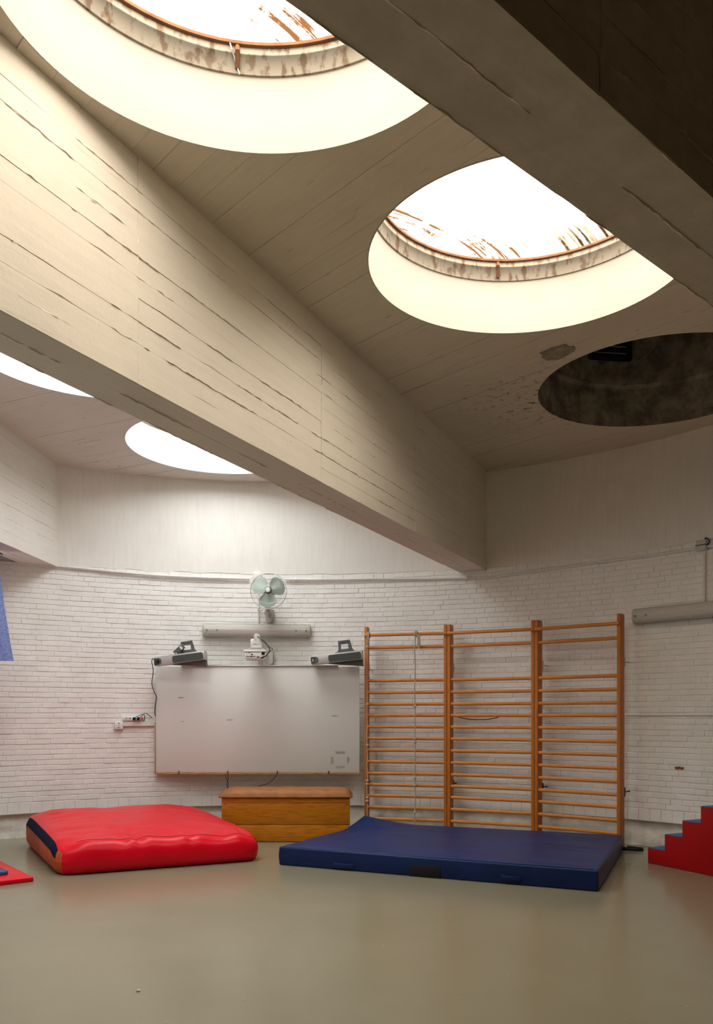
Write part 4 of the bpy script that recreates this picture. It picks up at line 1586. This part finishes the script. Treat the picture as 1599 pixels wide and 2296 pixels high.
MB().prism(hood, -.15, -.02, Matrix.Translation((.005, 0, .126)) @ XZ()).build('arm_head', M['white_pl'], t)
for (x, z_) in ((-.028, .165), (-.008, .165), (.004, .165), (.03, .165), (0, .215), (-.015, .24)):
    MB().prism(rounded(.012, .006, .002, 2), -.001, .003, Matrix.Translation((x, .02, z_)) @ XZ()).build('slot', M['dark_pl'], t, smooth=False)
yw = wpt(wall_phi(575), 0).y - p.y
MB().box(-.075, .01, .14, yw - .06, .16, .235, .012).build('arm', M['white_pl'], t)
MB().prism(rounded(.11, .16, .05, 6, -.09, .215), -(yw - .05), -(yw - .12), XZ()).build('arm_cover', M['white_pl'], t)
xw = (603 - 800) / F_PX * 9.93 - p.x
MB().prism(rounded(.088, .19, .043, 8, xw, .075), -(yw - .005), -(yw - .085), XZ()).build('wall_plate', M['grey_pl'], t)
def Lp(px, py, Y):
    return at(px, py, Y) - p
MB().tube(bez([Lp(578, 1427, 9.24), Lp(590, 1436, 9.14), Lp(602, 1447, 9.12), Lp(605, 1458, 9.12), Lp(599, 1468, 9.15), Lp(591, 1474, 9.19)], 10), .0045, 8).build('cable', M['cable'], t)
MB().tube(bez([Lp(582, 1430, 9.24), Lp(594, 1441, 9.15), Lp(600, 1450, 9.14), Lp(612, 1455, 9.14), Lp(607, 1460, 9.15), Lp(601, 1466, 9.17), Lp(598, 1473, 9.21)], 10), .0035, 8).build('cable', M['cable'], t)
MB().tube([Lp(594, 1472, 9.18), Lp(586, 1475.5, 9.2)], .008, 8).build('plug', M['black'], t)

# ------------------------------------------------------------------ loudspeakers on the board
def speaker(label, px, py, Y, yaw, roll, length, adapter):
    c = at(px, py, Y)
    t = thing('loudspeaker', label, 'speaker', c, 0, 'slanted loudspeakers above the whiteboard')
    t.rotation_euler = (0, roll, yaw)
    h, d = .104, .115
    l2 = length / 2
    body = MB()
    body.box(-l2, l2, -d / 2, d / 2, -h / 2, h / 2, .006)
    body.build('case', M['silver'], t)
    MB().prism(rounded(.085, .076, .03, 6, -l2 + .044, -.004), d / 2 + .0005, d / 2 + .005, XZ()).build('end_plate', M['dark_pl'], t)
    MB().prism([(-l2 + .001, -.042), (-l2 + .05, -.042), (-l2 + .05, .034), (-l2 + .001, .034)], d / 2 + .0005, d / 2 + .005, XZ()).build('end_plate', M['dark_pl'], t)
    if adapter:
        MB().lathe([(.016, 0), (.015, .012), (.011, .016), (0, .016)], 18, Matrix.Translation((-l2 + .052, -d / 2 - .005, -.004)) @ rot).build('volume_knob', M['black'], t)
    else:
        MB().prism(rounded(.012, .03, .002, 2, -l2 + .024, -.004), d / 2 + .005, d / 2 + .0062, XZ()).build('badge', M['grey_pl'], t)
    gx0 = -l2 + (.222 if adapter else .205)
    gw = l2 - .018 - gx0
    MB().prism(rounded(gw, .078, .022, 6, gx0 + gw / 2, -.003), d / 2 + .0005, d / 2 + .010, XZ()).build('grille', M['grille_cloth'], t)
    # wedge shaped back that the case hangs on
    wd = MB()
    wd.add([(-.12, -.02, -h / 2), (l2 - .01, -.02, -h / 2), (l2 - .01, d / 2, -h / 2), (-.12, d / 2, -h / 2),
            (-.10, .0, -h / 2 - .006), (l2 - .01, .0, -h / 2 - .075), (l2 - .01, d / 2, -h / 2 - .075), (-.10, d / 2, -h / 2 - .006)],
           [(0, 1, 2, 3), (4, 7, 6, 5), (0, 4, 5, 1), (1, 5, 6, 2), (2, 6, 7, 3), (3, 7, 4, 0)])
    wd.build('back_wedge', M['dark_pl'], t, smooth=False)
    # bracket plate standing up behind, with an opening
    bx = .075 if adapter else .09
    br = MB()
    mt2 = Matrix.Translation((bx, d / 2 - .01, h / 2)) @ XZ()
    br.prism([(-.13, 0), (.13, 0), (.128, .012), (.105, .018), (.088, .045), (-.072, .045), (-.09, .018), (-.128, .012)], 0, .006, mt2)
    br.prism([(-.072, .045), (-.042, .045), (-.042, .10), (-.072, .10)], 0, .006, mt2)
    br.prism([(.045, .045), (.088, .045), (.078, .10), (.045, .10)], 0, .006, mt2)
    br.prism([(-.072, .10), (.078, .10), (.068, .145), (-.068, .145)], 0, .006, mt2)
    b_ = br.build('bracket', M['dark_pl'], t, smooth=False)
    for x in (-.035, -.015, .01, .03, .05):
        MB().prism(rounded(.012, .007, .003, 2, x, .122), .006, .0075, mt2).build('slot', M['black'], b_, smooth=False)
    # arm from the bracket back to the wall
    MB().box(bx - .03, bx + .03, d / 2 - .012, d / 2 + .26, h / 2 + .004, h / 2 + .02, .003).build('bracket_arm', M['dark_pl'], t)
    if adapter:
        m3 = Matrix.Translation((bx - .085, d / 2 - .03, h / 2 + .055)) @ Matrix.Rotation(-.60, 4, 'Y')
        ad = MB().box(-.068, .068, -.035, .0, -.028, .028, .004, M=m3).build('power_adapter', M['dark_pl'], t)
        MB().box(.022, .048, -.0362, -.035, -.024, .018, M=m3).build('sticker', M['sticker'], ad, smooth=False)
        MB().box(-.055, -.046, -.0362, -.035, -.022, .0, M=m3).build('sticker', M['sticker'], ad, smooth=False)
    return t
speaker('slanted silver loudspeaker with power adapter on top, at whiteboard left end', 406, 1477, 9.56, -.12, -.120, .60, True)
speaker('slanted silver loudspeaker without adapter, next to the wall bars', 757, 1475, 9.60, -.12, -.100, .60, False)

# cable from the left speaker down the board edge
pts = [at(347, 1480, 9.68), at(343, 1477, 9.68), at(341, 1484, 9.7), at(343, 1494, 9.7), at(344, 1508, 9.72), at(341, 1532, 9.72), at(345, 1548, 9.72), at(351, 1562, 9.71), at(349, 1580, 9.71), at(347.5, 1596, 9.72), at(349, 1606, 9.72)]
tag(MB().tube(bez(pts, 8), .0052, 8).build('speaker_cable', M['cable']), 'black cable running down the left edge of the whiteboard', 'cable')

# ------------------------------------------------------------------ sockets left of the board
def wall_thing(name, label, cat, px, py, off=0.0):
    phi = wall_phi(px)
    w = wpt(phi, 0, off)
    z_ = EYE + (HORIZON - py) / F_PX * w.y
    return thing(name, label, cat, (w.x, w.y, z_), -phi), phi, w.y
t, phi, Y = wall_thing('power_strip', 'white power strip with two black plugs and lit red switch', 'power strip', 299, 1611.5, .012)
s_ = Y / F_PX / math.cos(phi)
MB().box(-.122, .122, -.036, 0, -.024, .024, .005).build('case', M['white_pl'], t)
for i, x in enumerate((-.083, -.04, .006, .052)):
    MB().lathe([(.0195, 0), (.0195, .003), (.016, .003), (.015, -.008), (0, -.008)], 20, Matrix.Translation((x, -.036, 0)) @ rot).build('socket', M['white_pl'] if i < 2 else M['grey_pl'], t)
    if i < 2:
        for dx in (-.007, .007):
            MB().lathe([(.0028, 0), (.0028, .0012), (0, .0012)], 8, Matrix.Translation((x + dx, -.0275, .002)) @ rot).build('pin_hole', M['black'], t)
    else:
        pl = MB().lathe([(.018, 0), (.019, .02), (.016, .03), (0, .032)], 18, Matrix.Translation((x, -.038, 0)) @ rot).build('plug', M['black'], t)
        tgt = (.21, -.02, .012) if i == 3 else (.118, -.03, -.028)
        mid_ = (.13, -.05, .064) if i == 3 else (.10, -.05, .05)
        MB().tube(bez([(x, -.068, .002), (x + .03, -.07, .026), mid_, (.125, -.045, .03) if i == 2 else (.17, -.04, .045), tgt], 8), .0042, 7).build('plug_cord', M['cable'], pl)
MB().box(.083, .108, -.042, -.034, -.014, .014, .002).build('switch', M['switch'], t)
t, phi, Y = wall_thing('wall_socket', 'square white wall socket box beside the power strip', 'socket', 266, 1626.5, .012)
MB().box(-.047, .047, -.035, 0, -.045, .045, .006).build('box', M['white_pl'], t)
for (x, z_, w, h) in ((0, .026, .018, .008), (0, .002, .010, .008), (-.006, -.025, .022, .008), (-.03, .002, .006, .005), (.032, .002, .006, .005), (.02, -.025, .005, .005)):
    MB().prism(rounded(w * 1.3, h, h * .4, 3, x, z_), .035, .0362, XZ()).build('slot', M['dark_pl'], t, smooth=False)
a0, a1 = wall_phi(276), wall_phi(349)
zc = EYE + (HORIZON - 1622.5) / F_PX * 9.72
mb = MB()
for k in range(8):
    f0, f1 = a0 + (a1 - a0) * k / 8, a0 + (a1 - a0) * (k + 1) / 8
    q0, q1 = wpt(f0, zc, .014), wpt(f1, zc, .014)
vs_, fs_ = [], []
for k in range(9):
    f = a0 + (a1 - a0) * k / 8
    for off, dz in ((.008, -.026), (.034, -.026), (.034, .026), (.008, .026)):
        vs_.append(wpt(f, zc + dz, off))
for k in range(8):
    for j in range(4):
        fs_.append((4 * k + j, 4 * k + (j + 1) % 4, 4 * k + 4 + (j + 1) % 4, 4 * k + 4 + j))
fs_ += [(0, 1, 2, 3), (32, 35, 34, 33)]
tag(mb.add(vs_, fs_).build('cable_trunking', M['white_pl'], smooth=False), 'white cable trunking from the socket to the whiteboard', 'trunking')

# ------------------------------------------------------------------ conduits and wires on the wall
def czoff(px):
    tab = [(-40, .015), (40, .035), (145, .04), (350, .01), (580, .006), (840, 0), (1003, -.03), (1095, -.055), (1190, -.025), (1340, .0), (1580, .0), (1700, 0)]
    for (x0, y0), (x1, y1) in zip(tab, tab[1:]):
        if x0 <= px <= x1:
            return y0 + (y1 - y0) * (px - x0) / (x1 - x0)
    return 0
def run(px0, px1, z_of, off, step=12):
    out = []
    px = px0
    while px < px1:
        out.append(wpt(wall_phi(px), z_of(px), off))
        px += step
    out.append(wpt(wall_phi(px1), z_of(px1), off))
    return out
def cz(px): return 2.985 + czoff(px)
def conduit(label, pts, r_, clips):
    t = thing('conduit', label, 'conduit', pts[0])
    MB().tube([q - pts[0] for q in pts], r_, 10).build('pipe', M['conduit'], t)
    for k in clips:
        q = pts[k] - pts[0]
        d = (pts[min(k + 1, len(pts) - 1)] - pts[max(k - 1, 0)]).normalized()
        MB().tube([q - d * .012, q + d * .012], r_ + .005, 10).build('clip', M['white_pl'], t)
pts = [wpt(PHI0 + .012, 3.012, .03), wpt(PHI0 + .016, 3.01, .03)] + run(22, 560, cz, .03)
conduit('painted conduit along the left wall, ending at the fan', pts, .0135, (12, 21, 29, 38))
pts = run(640, 1566, cz, .03)
conduit('painted conduit running from the fan to the junction box', pts, .0125, (2, 17, 34, 48, 60, 71))
pts = run(1592, 1690, cz, .03)
conduit('short painted conduit right of the junction box', pts, .0125, (4,))
pts = [wpt(wall_phi(1583), z_, .028) for z_ in (2.93, 2.75, 2.6, 2.46)]
conduit('vertical conduit dropping from the junction box to the lamp', pts, .013, (1,))
pts = [wpt(wall_phi(580), z_, .026) for z_ in (2.96, 2.7, 2.46)]
conduit('slim vertical conduit dropping behind the fan to the lamp', pts, .010, (1,))
pts = [wpt(wall_phi(579.5), z_, .026) for z_ in (2.27, 2.1, 1.94)]
conduit('slim vertical conduit between tube lamp and whiteboard', pts, .010, ())
mb = MB().tube([wpt(wall_phi(586.5), z_, .02) for z_ in (2.27, 2.1, 1.94)], .005, 6)
tag(mb.build('wire', M['conduit']), 'thin painted wire behind the projector above the whiteboard', 'cable')
# flat boxes
t, phi, Y = wall_thing('junction_box', 'grey junction box strapped with black cable, upper right wall', 'junction box', 1580, 1224, .012)
MB().box(-.05, .05, -.06, 0, -.05, .05, .006).build('box', M['grey_pl'], t)
MB().box(-.053, .053, -.063, .0, -.003, .005, .001).build('strap', M['cable'], t)
MB().tube(bez([(.05, -.04, .0), (.075, -.04, .01), (.078, -.04, .04), (.05, -.04, .062), (.035, -.035, .066), (.034, -.03, .05)], 6), .006, 8).build('cable', M['cable'], t)
t, phi, Y = wall_thing('junction_box', 'small white junction box behind the top of the fan', 'junction box', 577, 1293, .012)
MB().box(-.045, .045, -.04, 0, -.06, .055, .005).build('box', M['white_pl'], t)
mb = MB().tube(run(1405, 1640, lambda px: EYE - .002, .012), .0042, 6)
tag(mb.build('wall_wire', M['grey_pl']), 'thin level wire along the brick right of the wall bars', 'cable')

# ------------------------------------------------------------------ curtain at the left window
t = thing('curtain', 'short blue curtain hanging at the left edge under the beam', 'curtain', (-3.6, 7.6, 1.885))
vs_, fs_ = [], []
NY_, NZ_ = 90, 30
def beam_face_x(y):
    return (Q3 + rdir(A3) * o3).x + (y - Q3.y) * math.tan(A3)
for i in range(NY_ + 1):
    s_ = i / NY_
    for k in range(NZ_ + 1):
        w = k / NZ_                      # 0 bottom .. 1 top
        y = 6.4 + 2.02 * s_
        fl = (1 - w) ** 1.25
        pleat = .022 * math.sin(s_ * 62 + .6 * math.sin(s_ * 9)) * (.35 + .65 * fl)
        x = -3.615 + pleat + fl * (.155 * max(0, (s_ - .55) / .45) ** 1.2 + .01)
        z_ = 1.885 + .012 * math.sin(s_ * 14) * (1 - w) + w * 1.10
        vs_.append((x + 3.6, y - 7.6, z_ - 1.885))
for i in range(NY_):
    for k in range(NZ_):
        fs_.append((i * (NZ_ + 1) + k, (i + 1) * (NZ_ + 1) + k, (i + 1) * (NZ_ + 1) + k + 1, i * (NZ_ + 1) + k + 1))
MB().add(vs_, fs_).build('cloth', M['curtain'], t, angle=180)
MB().tube([(-.015, -1.25, 1.108), (-.015, .9, 1.108)], .010, 8).build('curtain_rail', M['dark_pl'], t)

# ------------------------------------------------------------------ crumbs on the floor
mb = MB()
rnd = random.Random(77)
for (px, py, sz) in ((311, 2223, .016), (585, 2150, .008), (550, 2242, .008), (318, 2284, .006), (33, 2196, .006), (745, 2179, .006), (1140, 2187, .006), (1029, 2240, .007), (1404, 2285, .006), (498, 2103, .006), (180, 2104, .005), (87, 1966, .009), (1275, 2158, .004), (860, 2120, .004), (1540, 2256, .005), (270, 2172, .004), (370, 2294, .006)):
    Y = EYE * F_PX / (py - HORIZON)
    c = Vector(((px - 800) / F_PX * Y, Y, sz * .3))
    bm = bmesh.new()
    bmesh.ops.create_icosphere(bm, subdivisions=1, radius=sz * .5)
    for v in bm.verts:
        v.co = v.co * rnd.uniform(.7, 1.2)
        v.co.z *= .55
        v.co.x *= 1.5 if sz > .01 else 1.0
    mb.bm(bm, Matrix.Translation(c) @ Matrix.Rotation(rnd.uniform(0, 3), 4, 'Z'))
tag(mb.build('crumbs', M['crumb']), 'tiny pale crumbs scattered over the floor', 'crumbs', kind='stuff')
